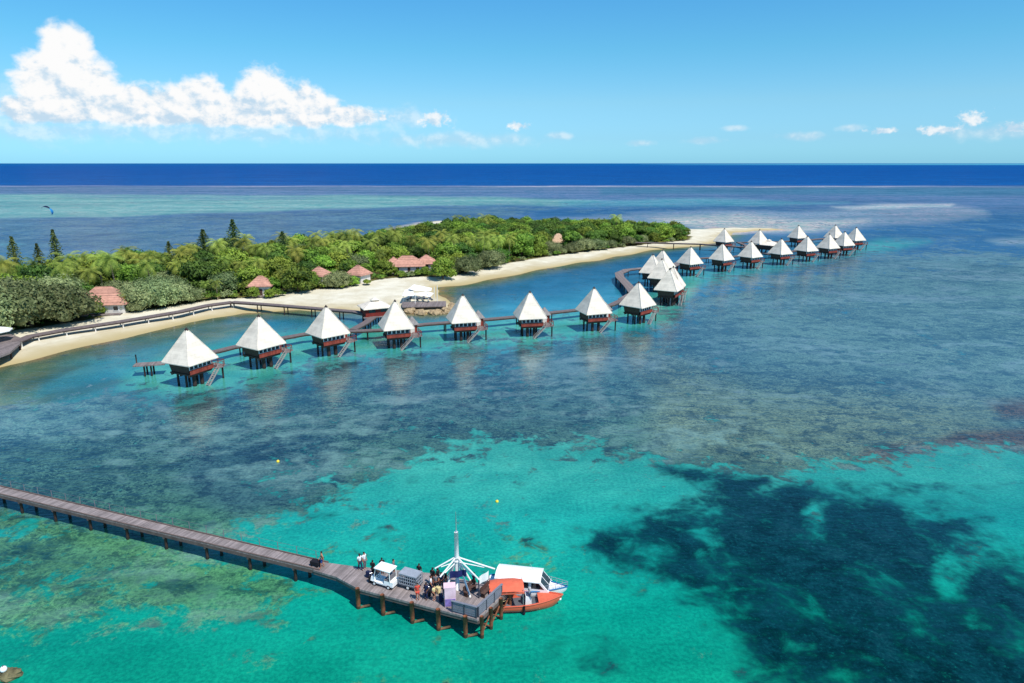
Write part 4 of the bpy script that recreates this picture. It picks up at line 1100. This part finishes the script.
# slatted bench
for px, py, lab in ((470, 593, 'dark bench under the mast nearest the white flag'), (487, 594, 'dark bench behind the barrier facing the boats')):
    b = empty('slatted_bench', at(px, py, DZ), PI_['ang'] + R(80), lab, 'bench')
    MB().box((0, 0, .45), (1.5, .42, .07)).build('seat', M['darkwood'], b); MB().box((0, .22, .75), (1.5, .06, .4)).build('backrest', M['darkwood'], b)
    for x in (-.65, .65): MB().box((x, 0, .21), (.08, .4, .42)).build('leg', M['darkwood'], b)

# ------------------------------------------------------------------ golf cart, trailer, trolley, luggage
def wheel(par, x, y, r, w):
    o = MB().tube([(x, y - w / 2, r), (x, y - w * .3, r), (x, y + w * .3, r), (x, y + w / 2, r)], [r * .88, r, r, r * .88], 16).build('wheel', M['tyre'], par, True)
    MB().tube([(x, y - w / 2 - .015, r), (x, y + w / 2 + .015, r)], r * .55, 12).build('rim', M['white'], o)
def golf_cart():
    p = at(385, 584.5, DZ); t = empty('golf_cart', p, PI_['ang'] + math.pi + R(-4), 'white golf cart with flat roof parked on the landing', 'golf cart')
    # front is local +x
    mb = MB().box((-.15, 0, .38), (2.2, 1.1, .14)).box((1.0, 0, .62), (.45, 1.1, .42), 0, .82).box((-.75, 0, .62), (.95, 1.1, .36), 0, .94).box((-1.15, 0, .66), (.25, 1.05, .3))
    mb.build('body', M['gelwhite'], t)
    MB().box((-.55, 0, .86), (.55, 1.02, .12)).build('seat', M['greyfab'], t); MB().box((-.84, 0, 1.08), (.1, 1.0, .42)).build('backrest', M['greyfab'], t)
    rf = MB().box((-.15, 0, 1.86), (1.75, 1.2, .08)).box((-.15, 0, 1.92), (1.6, 1.06, .05)); rf.build('roof', M['gelwhite'], t)
    ps = MB()
    for y in (-.52, .52): ps.tube([(.85, y, .75), (.6, y, 1.83)], .03, 6).tube([(-.95, y, .7), (-.92, y, 1.83)], .04, 6)
    ps.build('roof_post', M['white'], t)
    sw = MB(); pts = [(.45 + .06 * math.sin(a), .27 + .18 * math.cos(a), 1.0 + .17 * math.sin(a)) for a in [i * math.pi / 6 for i in range(13)]]; sw.tube(pts, .02, 5); sw.tube([(.75, .27, .75), (.45, .27, 1.0)], .02, 5)
    sw.build('steering_wheel', M['black'], t)
    MB().add([(.82, -.5, .85), (.82, .5, .85), (.63, .5, 1.75), (.63, -.5, 1.75)], [(0, 1, 2, 3)]).build('windscreen', M['glass'], t)
    for y in (-.38, .38): MB().ball((1.2, y, .66), .07, 8, 6).build('headlight', M['steel'], t, True)
    for x in (.78, -.78):
        for y in (-.5, .5): wheel(t, x, y, .22, .16)
golf_cart()
def trailer():
    p = at(411, 587, DZ); t = empty('luggage_trailer', p, PI_['ang'] + R(-2), 'grey caged luggage trailer behind the golf cart', 'trailer')
    MB().box((0, 0, .42), (1.9, 1.15, .1)).build('floor', M['grey'], t)
    cg = MB()
    for i in range(9):
        x = -.92 + 1.84 * i / 8
        for y in (-.55, .55): cg.box((x, y, .98), (.05, .04, 1.0))
    for i in range(6):
        y = -.55 + 1.1 * i / 5
        for x in (-.92, .92): cg.box((x, y, .98), (.04, .05, 1.0))
    for z in (.52, .85, 1.18, 1.48):
        for y in (-.55, .55): cg.box((0, y, z), (1.9, .05, .05))
        for x in (-.92, .92): cg.box((x, 0, z), (.05, 1.06, .05))
    cg.build('cage', M['cage'], t)
    MB().box((0, 0, 1.53), (1.9, 1.15, .05)).build('lid', M['cage'], t)
    MB().tube([(-.95, 0, .42), (-1.5, 0, .38)], .04, 6).build('drawbar', M['grey'], t)
    for y in (-.5, .5): wheel(t, .0, y, .24, .14)
trailer()
def trolley():
    t = empty('hand_trolley', at(316, 565.5, DZ), PI_['wang'], 'small dark hand trolley beside the man in blue shorts', 'trolley')
    MB().box((0, 0, .38), (.95, .6, .32)).build('tray', M['black'], t); MB().tube([(.45, 0, .4), (.85, 0, .95)], .03, 6).tube([(.85, -.25, .95), (.85, .25, .95)], .03, 6).build('handle', M['black'], t)
    for x in (-.3, .3):
        for y in (-.27, .27): MB().tube([(x, y - .03, .12), (x, y + .03, .12)], .12, 10).build('wheel', M['tyre'], t)
trolley()
for px, py, mt, lab in ((369, 577.5, 'navy', 'navy suitcase standing left of the golf cart front'), (371.5, 582, 'black', 'black suitcase at the edge side of the golf cart front'), (428, 596, 'black', 'black suitcase beside the person in red'), (441, 601, 'navy', 'navy suitcase left of the pink cabinet'),
                         (438, 593, 'cream', 'cream bag among the people by the mast')):
    s = empty('suitcase', at(px, py, DZ), random.uniform(0, 3), lab, 'suitcase')
    MB().box((0, 0, .36), (.5, .3, .6)).box((0, 0, .36), (.44, .34, .5)).build('shell', M[mt], s)
    MB().tube([(-.12, 0, .66), (-.12, 0, .95), (.12, 0, .95), (.12, 0, .66)], .015, 5).build('handle', M['steel'], s)
    for x in (-.18, .18): MB().ball((x, 0, .05), .05, 6, 4).build('wheel', M['tyre'], s)

# ------------------------------------------------------------------ people
def skin_mesh(name, verts, edges, rads, sub=1):
    me = bpy.data.meshes.new(name); me.from_pydata(verts, edges, [])
    o = bpy.data.objects.new(name, me); C.objects.link(o)
    o.modifiers.new('skin', 'SKIN'); sv = me.skin_vertices[0].data
    for i, r in enumerate(rads):
        sv[i].radius = r if isinstance(r, tuple) else (r, r); sv[i].use_root = (i == 0)
    o.modifiers.new('sub', 'SUBSURF').levels = sub; o.modifiers['sub'].render_levels = sub
    dg = bpy.context.evaluated_depsgraph_get(); ev = o.evaluated_get(dg)
    out = bpy.data.meshes.new_from_object(ev); out.name = name
    bpy.data.objects.remove(o); bpy.data.meshes.remove(me)
    out.polygons.foreach_set('use_smooth', [True] * len(out.polygons))
    return out
def person_meshes(stride=0.0, bend=0.0):
    V = [(0, 0, .95), (0, 0, 1.10), (0, -.01, 1.30), (0, 0, 1.45), (0, -.01, 1.53), (0, -.025, 1.60), (0, -.015, 1.68)]
    Rd = [(.14, .11), (.13, .10), (.16, .11), (.09, .08), .055, (.075, .095), (.07, .085)]
    E = [(0, 1), (1, 2), (2, 3), (3, 4), (4, 5), (5, 6)]
    def add(v, r, par): V.append(v); Rd.append(r); E.append((par, len(V) - 1)); return len(V) - 1
    legs = []; arms = []
    for s in (-1, 1):
        st = stride * s
        h = add((.095 * s, 0, .86), .088, 0); k = add((.10 * s, -.04 - st * .5 - abs(st) * .1, .49), .06, h); a = add((.10 * s, .02 - st, .09 + (0.04 if st < 0 else 0)), .042, k); f = add((.11 * s, -.15 - st, .035), (.045, .03), a)
        legs.append((h, k, a))
        sh = add((.19 * s, 0, 1.42), .062, 3); el = add((.245 * s, .03 + st * .3, 1.15), .042, sh); wr = add((.25 * s, -.07 + st * .7 - bend, .92 + bend * .5), .028, el)
        pm = add((.25 * s, -.09 + st * .75 - bend, .85 + bend * .5), (.02, .036), wr); arms.append((sh, el))
        p = V[pm]
        for q, ln in ((-1.5, .075), (-.5, .09), (.5, .085), (1.5, .065)):
            f1 = add((p[0], p[1] + q * .022, p[2] - .045), .010, pm); add((p[0] - .012 * s, p[1] + q * .022 - .008, p[2] - .045 - ln * .7), .009, f1)
        th = add((p[0] - .01 * s, p[1] - .05, p[2] + .01), .011, pm); add((p[0] - .015 * s, p[1] - .062, p[2] - .045), .009, th)
    body = skin_mesh('body', V, E, Rd)
    tv = [V[i] for i in range(4)]; tr_ = [(.165, .135), (.15, .125), (.18, .13), (.10, .095)]; te = [(0, 1), (1, 2), (2, 3)]
    for sh, el in arms:
        tv.append(V[sh]); tr_.append(.08); te.append((3, len(tv) - 1)); m_ = Vector(V[sh]).lerp(Vector(V[el]), .7); tv.append(tuple(m_)); tr_.append(.065); te.append((len(tv) - 2, len(tv) - 1))
    shirt = skin_mesh('shirt', tv, te, tr_)
    def legwear(name, full):
        tv = [V[0]]; rr = [(.155, .13)]; te = []
        for h, k, a in legs:
            tv.append(V[h]); rr.append(.108); te.append((0, len(tv) - 1)); e_ = V[k] if full else tuple(Vector(V[h]).lerp(Vector(V[k]), .85)); tv.append(e_); rr.append(.08); te.append((len(tv) - 2, len(tv) - 1))
            if full: tv.append(V[a]); rr.append(.062); te.append((len(tv) - 2, len(tv) - 1))
        return skin_mesh(name, tv, te, rr)
    hb = MB(); hb.ball((0, .005, 1.675), .108, 10, 7, .02, (.82, .98, .92)); 
    h = hb.build('hair', M['hair'], None, True); hair = h.data; bpy.data.objects.remove(h)
    # cut the face out of the hair cap
    bm = bmesh.new(); bm.from_mesh(hair); bmesh.ops.delete(bm, geom=[f for f in bm.faces if f.calc_center_median().y < -.045 and f.calc_center_median().z < 1.70 or f.calc_center_median().z < 1.60], context='FACES'); bm.to_mesh(hair); bm.free()
    fb = MB(); fb.ball((0, -.118, 1.60), .018, 6, 5); fb.ball((-.03, -.108, 1.635), .01, 6, 4); fb.ball((.03, -.108, 1.635), .01, 6, 4); fb.box((0, -.113, 1.56), (.05, .012, .012))
    fo = fb.build('face', M['skin'], None, True); face = fo.data; bpy.data.objects.remove(fo)
    return dict(body=body, shirt=shirt, trousers=legwear('trousers', True), shorts=legwear('shorts', False), hair=hair, face=face)
PM = [person_meshes(0.0), person_meshes(0.2), person_meshes(0.03, .16)]
def person(px, py, face, pose, skin, shirt, legs, legm, label, sc=1.0, z=DZ):
    t = empty('person', at(px, py, z), R(face), label, 'person', None, sc)
    pm = PM[pose]
    def part(n, m):
        o = bpy.data.objects.new(n, pm[n]); C.objects.link(o); o.parent = t
        if not pm[n].materials: pm[n].materials.append(m)
        o.material_slots[0].link = 'OBJECT'; o.material_slots[0].material = m; return o
    b = part('body', M[skin]); f = part('face', M[skin]); f.parent = b
    part('hair', M['hair'])
    if shirt: part('shirt', M[shirt])
    part(legs, M[legm])
person(322.5, 567.5, -60, 1, 'skin', None, 'shorts', 'blueshort', 'bare-chested man in blue shorts walking on the pier')
person(360.3, 569.9, 40, 1, 'skin2', 'wshirt', 'trousers', 'navy', 'person in white top and dark trousers, left of the strolling pair')
person(364.8, 568.6, 60, 0, 'skin', 'wshirt', 'trousers', 'greyfab', 'person in white top and grey trousers, right of the strolling pair', 1.03)
person(373.3, 576.5, 160, 2, 'skin2', 'black', 'trousers', 'black', 'person all in black standing at the front of the golf cart')
person(382.5, 574.0, 190, 0, 'skin2', 'black', 'shorts', 'navy', 'dark-haired person behind the golf cart roof')
person(394.0, 575.5, 90, 0, 'skin', 'greyfab', 'shorts', 'black', 'person in grey standing behind the rear of the golf cart')
person(419.5, 580.0, -20, 0, 'skin2', 'black', 'trousers', 'navy', 'person in black leaning behind the luggage trailer')
person(417.8, 599.8, 20, 2, 'skin', 'redshirt', 'shorts', 'redshirt', 'person in red standing at the near edge of the landing', .98)
person(426.5, 599.5, -40, 2, 'skin2', 'navy', 'trousers', 'navy', 'person in navy bending beside the person in red')
person(431.0, 592.5, 100, 0, 'skin', 'wshirt', 'trousers', 'navy', 'person in white top and navy trousers near the mast')
person(434.2, 600.5, 60, 2, 'skin', 'cream', 'shorts', 'black', 'person in cream top at the near edge beside the pink cabinet', .9)
person(433.0, 585.0, 150, 0, 'skin2', 'black', 'trousers', 'black', 'tallest person in black at the left of the crowd by the mast', 1.05)
person(438.0, 584.5, -120, 0, 'skin2', 'black', 'trousers', 'navy', 'person in black shirt and navy trousers under the left arm of the mast')
person(441.5, 589.0, 30, 1, 'skin', 'navy', 'trousers', 'black', 'person in navy top stepping between the mast legs')
person(446.0, 587.0, -70, 0, 'skin2', 'black', 'shorts', 'greyfab', 'person in black top and grey shorts just left of the mast pole')
person(436.0, 590.5, 10, 0, 'skin', 'greyfab', 'trousers', 'black', 'person in grey top in the middle of the crowd by the mast')
person(474.0, 589.0, 120, 0, 'skin2', 'navy', 'shorts', 'black', 'person in navy standing right of the mast near the flag')

# ------------------------------------------------------------------ boats
def hull(mb, L, B, D0, sheer, n=14, m=7, bowpow=2.2, rocker=.25):
    """open boat hull, bow at +x; rings of half section"""
    rows = []
    for i in range(n + 1):
        f = i / n; x = -L / 2 + L * f
        hb = B / 2 * (1 - max(0, (f - .35) / .65) ** bowpow) * (.9 + .1 * min(1, f * 3)); hb = max(hb, .02)
        top = D0 + sheer * f ** 2; keel = -.35 + (D0 + sheer * .6) * max(0, (f - .72) / .28) ** 2.2
        row = []
        for j in range(2 * m + 1):
            s = (j - m) / m; a = abs(s)
            y = hb * math.copysign(min(1, a * 1.35) ** .8 * (1 if a > .55 else .92 + .08 * a / .55), s); z = keel + (top - keel) * max(0, (a - .18) / .82) ** 1.25
            row.append((x + .25 * f * a, y, z))
        rows.append(row)
    o = len(mb.v); w = 2 * m + 1
    vs = [v for r in rows for v in r]; fs = []
    for i in range(n):
        for j in range(w - 1): fs.append((i * w + j, (i + 1) * w + j, (i + 1) * w + j + 1, i * w + j + 1))
    fs.append(tuple(range(w)))
    mb.add(vs, fs)
    return rows
def rim(mb, rows, r):
    mb.tube([q[0] for q in rows] + [q[-1] for q in reversed(rows)], r, 6)
def deckface(mb, rows, i0, i1, dz):
    vs = []; fs = []
    for r in rows[i0:i1 + 1]: vs += [(r[0][0], r[0][1] * .97, r[0][2] + dz), (r[-1][0], r[-1][1] * .97, r[-1][2] + dz)]
    for i in range(i1 - i0): fs.append((2 * i, 2 * i + 1, 2 * i + 3, 2 * i + 2))
    mb.add(vs, fs)
def outboard(t, x, y, z):
    MB().box((x, y, z + .35), (.4, .34, .5), 0, .8).box((x - .02, y, z - .25), (.16, .14, .8)).build('outboard_motor', M['grey'], t)
def white_boat():
    a, b = at(489, 584, .6), at(563, 596, .6); a = Vector((-2.9, 58.0, 0)); b = Vector((5.2, 58.3, 0))
    stern = at(487, 584, 0.5); bow = at(566, 589, .9)
    d = bow - stern; L = d.length - .2; c = (bow + stern) / 2; c.z = 0
    t = empty('cabin_boat', c, math.atan2(d.y, d.x), 'white cabin boat with long white roof moored behind the orange boat', 'boat')
    mb = MB(); rows = hull(mb, L, 2.5, .85, .35); mb.build('hull', M['gelwhite'], t, True)
    mb = MB(); rim(mb, rows, .06); mb.build('rub_rail', M['blue'], t)
    mb = MB(); deckface(mb, rows, 0, 14, -.06); mb.build('deck', M['gelwhite'], t)
    x0, x1 = -L / 2 + 1.0, L * .22
    hw = 1.02
    # cabin shell: side profile extruded, front raked
    prof = [(x0 + 2.4, .8), (x1 + .75, .95), (x1 - .25, 2.1), (x0 + 2.4, 2.1)]
    vs = [(x, -hw, z) for x, z in prof] + [(x, hw, z) for x, z in prof]
    MB().add(vs, [(0, 1, 2, 3), (7, 6, 5, 4), (1, 5, 6, 2), (0, 3, 7, 4), (3, 2, 6, 7)]).build('cabin', M['gelwhite'], t)
    rf = MB(); n = 8
    vs = []
    for i in range(n + 1):
        y = -1.22 + 2.44 * i / n; z = 2.02 + .34 * math.cos(y / 1.22 * 1.4)
        vs += [(x0 - .1, y, z), (x1 - .1, y, z), (x1 - .1, y, z - .1), (x0 - .1, y, z - .1)]
    fs = []
    for i in range(n):
        for k in range(4): fs.append((i * 4 + k, (i + 1) * 4 + k, (i + 1) * 4 + (k + 1) % 4, i * 4 + (k + 1) % 4))
    fs += [(0, 1, 2, 3), tuple(reversed(range(n * 4, n * 4 + 4)))]
    rf.add(vs, fs).build('roof', M['gelwhite'], t)
    # windows: windscreen halves and side windows
    nrm = Vector((1.15, 0, 1.0)).normalized() * .012
    def scr(y0, y1):
        p = [(x1 + .58, y0, 1.15), (x1 + .58, y1, 1.15), (x1 - .15, y1, 1.99), (x1 - .15, y0, 1.99)]
        MB().add([Vector(q) + nrm for q in p], [(0, 1, 2, 3)]).build('windscreen', M['glass'], t)
    scr(-.92, -.05); scr(.05, .92)
    for s in (-1, 1):
        for k, poly in enumerate(([(x1 - 1.0, 1.25), (x1 + .25, 1.25), (x1 - .35, 1.92), (x1 - 1.0, 1.92)], [(x0 + 2.6, 1.25), (x1 - 1.25, 1.25), (x1 - 1.25, 1.92), (x0 + 2.6, 1.92)])):
            MB().add([(x, s * (hw + .012), z) for x, z in poly], [(0, 1, 2, 3)]).build('side_window', M['glass'], t)
    for x in (x0 + .1, x0 + 1.2):
        for y in (-1.1, 1.1): MB().tube([(x, y, .8), (x, y, 2.15)], .035, 6).build('roof_post', M['steel'], t)
    for y in (-.7, .7): MB().box((x0 + 1.0, y, 1.02), (1.9, .4, .4)).build('bench_seat', M['greyfab'], t)
    br = MB(); top = [Vector(r[0]) for r in rows[10:]] + [Vector(r[-1]) for r in reversed(rows[10:])]
    br.tube([q + Vector((0, 0, .5)) for q in top], .025, 6); br.tube([q + Vector((0, 0, .27)) for q in top], .018, 6)
    for q in top[::1]: br.tube([q, q + Vector((0, 0, .5))], .02, 5)
    br.build('bow_rail', M['steel'], t)
    MB().tube([(x1 - .9, .3, 2.2), (x1 - 1.3, .3, 3.0)], .015, 5).build('aerial', M['steel'], t)
    st = MB()
    for s in (0, -1):
        seq = [Vector(r[s]).lerp(Vector(r[7]), .16) for r in rows[2:14]]
        for p, q in zip(seq, seq[1:]):
            k = Vector((0, math.copysign(.03, p.y), 0)); st.add([p + k - Vector((0, 0, .07)), q + k - Vector((0, 0, .07)), q + k + Vector((0, 0, .07)), p + k + Vector((0, 0, .07))], [(0, 1, 2, 3)])
    st.build('hull_stripe', M['blue'], t)
    outboard(t, -L / 2 - .15, -.4, .55); outboard(t, -L / 2 - .15, .4, .55)
white_boat()
def rope(label, p, q, sag):
    p, q = Vector(p), Vector(q); pts = [p.lerp(q, k / 8) - Vector((0, 0, sag * 4 * (k / 8) * (1 - k / 8))) for k in range(9)]
    tag(MB().tube(pts, .025, 5).build('mooring_rope', M['cream'], None, True), label, 'rope')
rope('mooring rope from the landing barrier to the orange boat', at(497, 601, 2.0), at(507, 600, .95), .12)
rope('mooring rope from the far landing corner to the white cabin boat', at(506, 590, 2.0), at(512, 586, 1.0), .10)
def orange_boat():
    stern = at(493, 603.5, .5); bow = at(560, 596.5, .9)
    d = bow - stern; L = d.length; c = (bow + stern) / 2; c.z = 0
    t = empty('open_boat', c, math.atan2(d.y, d.x), 'orange open boat with orange canopy moored at the landing', 'boat')
    mb = MB(); rows = hull(mb, L, 2.2, .8, .32); mb.build('hull', M['orange'], t, True)
    mb = MB(); rim(mb, rows, .07); mb.build('gunwale', M['orange'], t)
    mb = MB(); deckface(mb, rows, 9, 14, -.03); mb.build('foredeck', M['orangecloth'], t)
    mb = MB(); deckface(mb, rows, 0, 9, -.55); mb.build('floor', M['grey'], t)
    cn = MB(); n = 8; x0, x1 = -L / 2 - .35, L * -.05; vs = []; fs = []
    for i in range(n + 1):
        y = -1.05 + 2.1 * i / n; z = 2.35 + .4 * math.cos(y / 1.05 * 1.45)
        for k in range(5): vs.append((x0 + (x1 - x0) * k / 4, y, z - .16 * ((k - 2) / 2) ** 4))
    for i in range(n):
        for k in range(4): fs.append((i * 5 + k, i * 5 + k + 1, (i + 1) * 5 + k + 1, (i + 1) * 5 + k))
    o_ = len(vs); vs += [(x, y, z - .05) for x, y, z in vs]; fs += [tuple(reversed([q + o_ for q in f])) for f in list(fs)]
    cn.add(vs, fs)
    for y in (-1.05, 1.05): cn.add([(x0, y, 2.25), (x1, y, 2.25), (x1, y, 2.1), (x0, y, 2.1)], [(0, 1, 2, 3)])
    cn.build('canopy', M['orangecloth'], t)
    for x in (x0 + .1, x1 - .1):
        for y in (-.98, .98): MB().tube([(x, y, .75), (x, y, 2.52)], .03, 6).build('canopy_post', M['steel'], t)
    MB().box((x1 + .45, 0, .85), (.6, .9, .9), 0, .85).build('console', M['gelwhite'], t)
    MB().add([(x1 + .75, -.55, 1.2), (x1 + .75, .55, 1.2), (x1 + .45, .5, 1.85), (x1 + .45, -.5, 1.85)], [(0, 1, 2, 3)]).build('windscreen', M['glass'], t)
    MB().tube([(x1 + .1, .0, 1.15), (x1 + .14, 0, 1.2)], .2, 12).build('steering_wheel', M['black'], t)
    for x in (x0 + .7, x0 + 1.7): MB().box((x, 0, .55), (.45, 1.7, .3)).build('bench_seat', M['greyfab'], t)
    MB().ball(rows[-1][7], .14, 8, 6).build('bow_fender', M['white'], t, True)
    q = Vector(rows[6][0]); MB().tube([q + Vector((0, -.1, .05)), q + Vector((0, -.12, -.75))], [.09, .11], 8).build('hull_fender', M['black'], t, True)
    outboard(t, -L / 2 - .15, 0, .5)
orange_boat()

# ------------------------------------------------------------------ buoys, kite, rock
def buoy(px, py, r, label):
    t = empty('mooring_buoy', at(px, py, 0), 0, label, 'buoy')
    MB().ball((0, 0, r * .4), r, 12, 8).build('float', M['yellow'], t, True); MB().tube([(0, 0, r * 1.3), (0, 0, r * 1.9)], r * .12, 6).build('ring', M['steel'], t)
buoy(497, 502, .2, 'small yellow buoy floating on the turquoise water beyond the mast')
buoy(278, 462, .22, 'yellow buoy floating on the dark reef right of the near bungalows')
def kite():
    p = at(47, 211, 14); t = empty('power_kite', p, R(10), 'dark blue kitesurfing kite in the air over the far lagoon', 'kite', None, .6); t.rotation_euler = (R(20), R(35), R(10))
    def arc(name, m, a0, a1, off):
        mb = MB(); vs = []; fs = []; n = 10
        for i in range(n + 1):
            a = R(a0 + (a1 - a0) * i / n); w = 1.3 * math.sin(math.pi * (i + .6) / (n + 1.2)) + .4
            for s in (-1, 1): vs.append((5.0 * math.cos(a), s * w, 4.2 * math.sin(a) + off))
        for i in range(n): fs.append((2 * i, 2 * i + 1, 2 * i + 3, 2 * i + 2))
        mb.add(vs, fs).build(name, m, t)
    arc('canopy', M['kite'], 75, 175, 0); arc('wing_tip', M['kiteblue'], -10, 74, 0)
    ln = MB()
    for a in (10, 170): ln.tube([(5 * math.cos(R(a)), 0, 4.2 * math.sin(R(a))), (0, -6, -12)], .03, 4)
    ln.build('lines', M['grey'], t)
kite()
def rock():
    random.seed(3)
    p = at(4, 677, 0); t = empty('weedy_rock', p, 0, 'weed-covered rock breaking the surface in the near left corner', 'rock')
    mb = MB()
    for k in range(9): mb.ball((random.uniform(-1.2, .9), random.uniform(-.5, .4), random.uniform(-.1, .25)), random.uniform(.35, .6), 9, 6, .25, (1.2, 1, .7))
    mb.build('stone', M['darkrock'], t)
    b = empty('white_float', at(4, 671.5, .55), 0, 'small white float lying on the weedy rock', 'float')
    MB().ball((0, 0, .22), .26, 12, 8).build('ball', M['gelwhite'], b, True); MB().tube([(0, 0, .45), (0, 0, .56)], .05, 6).build('eye', M['grey'], b)
rock()

# ------------------------------------------------------------------ light, sky, camera
SUN_AZ, SUN_EL = R(180 - 44), R(58)       # azimuth from +Y towards +X
to = Vector((math.sin(SUN_AZ) * math.cos(SUN_EL), math.cos(SUN_AZ) * math.cos(SUN_EL), math.sin(SUN_EL)))
sl = bpy.data.lights.new('sun', 'SUN'); sl.energy = 5.0; sl.angle = R(.5); sl.color = (1.0, .955, .88)
so_ = bpy.data.objects.new('sun', sl); C.objects.link(so_); so_.rotation_euler = to.to_track_quat('Z', 'Y').to_euler(); so_.location = (60, -60, 120)

w = bpy.data.worlds.new('World'); S.world = w; w.use_nodes = True
t = NT(w.node_tree); t.n.clear()
sky = t.new('ShaderNodeTexSky', sky_type='NISHITA', sun_disc=False, sun_elevation=SUN_EL, sun_rotation=SUN_AZ, air_density=1.0, dust_density=0.4, ozone_density=2.2, altitude=40)

tc = t.new('ShaderNodeTexCoord'); sp = t.new('ShaderNodeSeparateXYZ'); t.put(sp.inputs[0], tc.outputs['Generated'])
U = t.math('DEGREES', t.math('ARCTAN2', sp.outputs[0], sp.outputs[1])); V_ = t.math('DEGREES', t.math('ARCSINE', sp.outputs[2]))
# the tropical sky is bluer and clearer than the standard model: a gentle grade by elevation
ramp = t.new('ShaderNodeValToRGB'); el_ = ramp.color_ramp.elements
gr = [(0.0, (.46, 1.08, 1.85)), (.35, (.45, 1.05, 1.76)), (1.9, (.48, .95, 1.47)), (4.6, (.56, .99, 1.26)), (8.5, (.43, 1.03, 1.24)), (13, (.37, 1.02, 1.34)), (40, (.40, .95, 1.35))]
el_[0].position = 0; el_[0].color = (*gr[0][1], 1); el_[1].position = 1; el_[1].color = (*gr[-1][1], 1)
for v_, c_ in gr[1:-1]: e_ = el_.new(v_ / 40); e_.color = (*c_, 1)
t.put(ramp.inputs[0], t.math('DIVIDE', V_, 40.0, clamp=True))
graded = t.mix(1.0, sky.outputs[0], ramp.outputs[0], 'MULTIPLY')
bg = t.new('ShaderNodeBackground'); t.put(bg.inputs[0], graded); bg.inputs[1].default_value = 0.116
cv = t.new('ShaderNodeCombineXYZ'); t.put(cv.inputs[0], U); t.put(cv.inputs[1], t.math('MULTIPLY', V_, 1.25))
def blobs(lst):
    out = None
    for px, py, rx, ry in lst:
        u0, v0 = sky_uv(px, py); u1, _ = sky_uv(px + rx, py); _, v1 = sky_uv(px, py - ry)
        a = t.math('MULTIPLY', t.math('SUBTRACT', U, u0), 1 / max(.05, u1 - u0)); b = t.math('MULTIPLY', t.math('SUBTRACT', V_, v0), 1 / max(.05, v1 - v0))
        m = t.math('SUBTRACT', 1.0, t.math('SQRT', t.math('ADD', t.math('MULTIPLY', a, a), t.math('MULTIPLY', b, b))))
        out = m if out is None else t.math('SMOOTH_MAX', out, m, .12)
    return out
nz = t.noise(cv.outputs[0], .55, 7, .52, .25); nf = t.noise(cv.outputs[0], 1.9, 6, .6, .2)
big = blobs([(66, 52, 30, 32), (46, 84, 36, 36), (82, 92, 48, 36), (128, 106, 42, 26), (60, 108, 48, 20), (200, 104, 44, 28), (266, 98, 36, 34), (302, 108, 44, 24), (240, 112, 56, 20), (345, 116, 36, 12), (168, 108, 36, 22), (150, 112, 40, 16), (30, 110, 40, 18)])
f1 = t.math('ADD', big, t.math('ADD', t.math('MULTIPLY', t.math('SUBTRACT', nz, .5), 1.1), t.math('MULTIPLY', t.math('SUBTRACT', nf, .5), .3)))
d1 = t.math('MULTIPLY', t.step(f1, -.10, .32), t.step(V_, sky_uv(200, 134)[1], sky_uv(200, 122)[1], .15, 1.0))
small = blobs([(434, 119, 24, 13), (384, 117, 18, 8), (519, 126, 16, 7), (975, 119, 24, 13), (1012, 128, 28, 8), (940, 130, 30, 7), (885, 131, 26, 6)])
f2 = t.math('ADD', small, t.math('ADD', t.math('MULTIPLY', t.math('SUBTRACT', nz, .5), 1.3), t.math('MULTIPLY', t.math('SUBTRACT', nf, .5), 1.6)))
d2 = t.math('MULTIPLY', t.step(f2, .2, .75), .85)
hz = blobs([(30, 112, 130, 40), (60, 130, 160, 16), (230, 130, 220, 16), (400, 118, 60, 14), (460, 140, 120, 10), (700, 141, 26, 5), (800, 137, 30, 6), (735, 128, 16, 4), (560, 136, 22, 5), (850, 128, 18, 5), (640, 143, 20, 4), (1000, 132, 90, 12)])
d3 = t.math('MULTIPLY', t.step(t.math('ADD', hz, t.math('MULTIPLY', t.math('SUBTRACT', nz, .5), 1.6)), .0, .9), .42)
den = t.math('MAXIMUM', t.math('MAXIMUM', d1, d2), d3, clamp=True)
# self shading: compare the field with the field a little towards the light
cv2 = t.new('ShaderNodeVectorMath', operation='ADD'); t.put(cv2.inputs[0], cv.outputs[0]); cv2.inputs[1].default_value = (.35, .55, 0)
nz2 = t.noise(cv2.outputs[0], .55, 7, .52, .25); nf2 = t.noise(cv2.outputs[0], 1.9, 6, .6, .2)
rel = t.math('ADD', t.math('MULTIPLY', t.math('SUBTRACT', nz, nz2), 1.4), t.math('MULTIPLY', t.math('SUBTRACT', nf, nf2), .5))
shade = t.step(t.math('ADD', rel, t.math('MULTIPLY', t.math('SUBTRACT', V_, 4.0), .07)), -.30, .14)
cc = t.mix(shade, lin(196, 222, 242), (1.0, 1.0, 1.0))
bgc = t.new('ShaderNodeBackground'); t.put(bgc.inputs[0], cc); bgc.inputs[1].default_value = 0.98
mx = t.new('ShaderNodeMixShader'); t.put(mx.inputs[0], den); t.l.new(bg.outputs[0], mx.inputs[1]); t.l.new(bgc.outputs[0], mx.inputs[2])
ow = t.new('ShaderNodeOutputWorld'); t.l.new(mx.outputs[0], ow.inputs[0])

cam = bpy.data.cameras.new('camera'); cam.sensor_width = 36; cam.lens = 36 * F / 1024; cam.clip_start = .5; cam.clip_end = 90000
co = bpy.data.objects.new('camera', cam); C.objects.link(co); co.location = (0, 0, H); co.rotation_euler = (math.pi / 2 - PITCH, 0, 0)
S.camera = co
S.view_settings.view_transform = 'Standard'; S.view_settings.look = 'None'; S.view_settings.exposure = 0
S.render.engine = 'CYCLES'
S.cycles.max_bounces = 6; S.cycles.transparent_max_bounces = 6
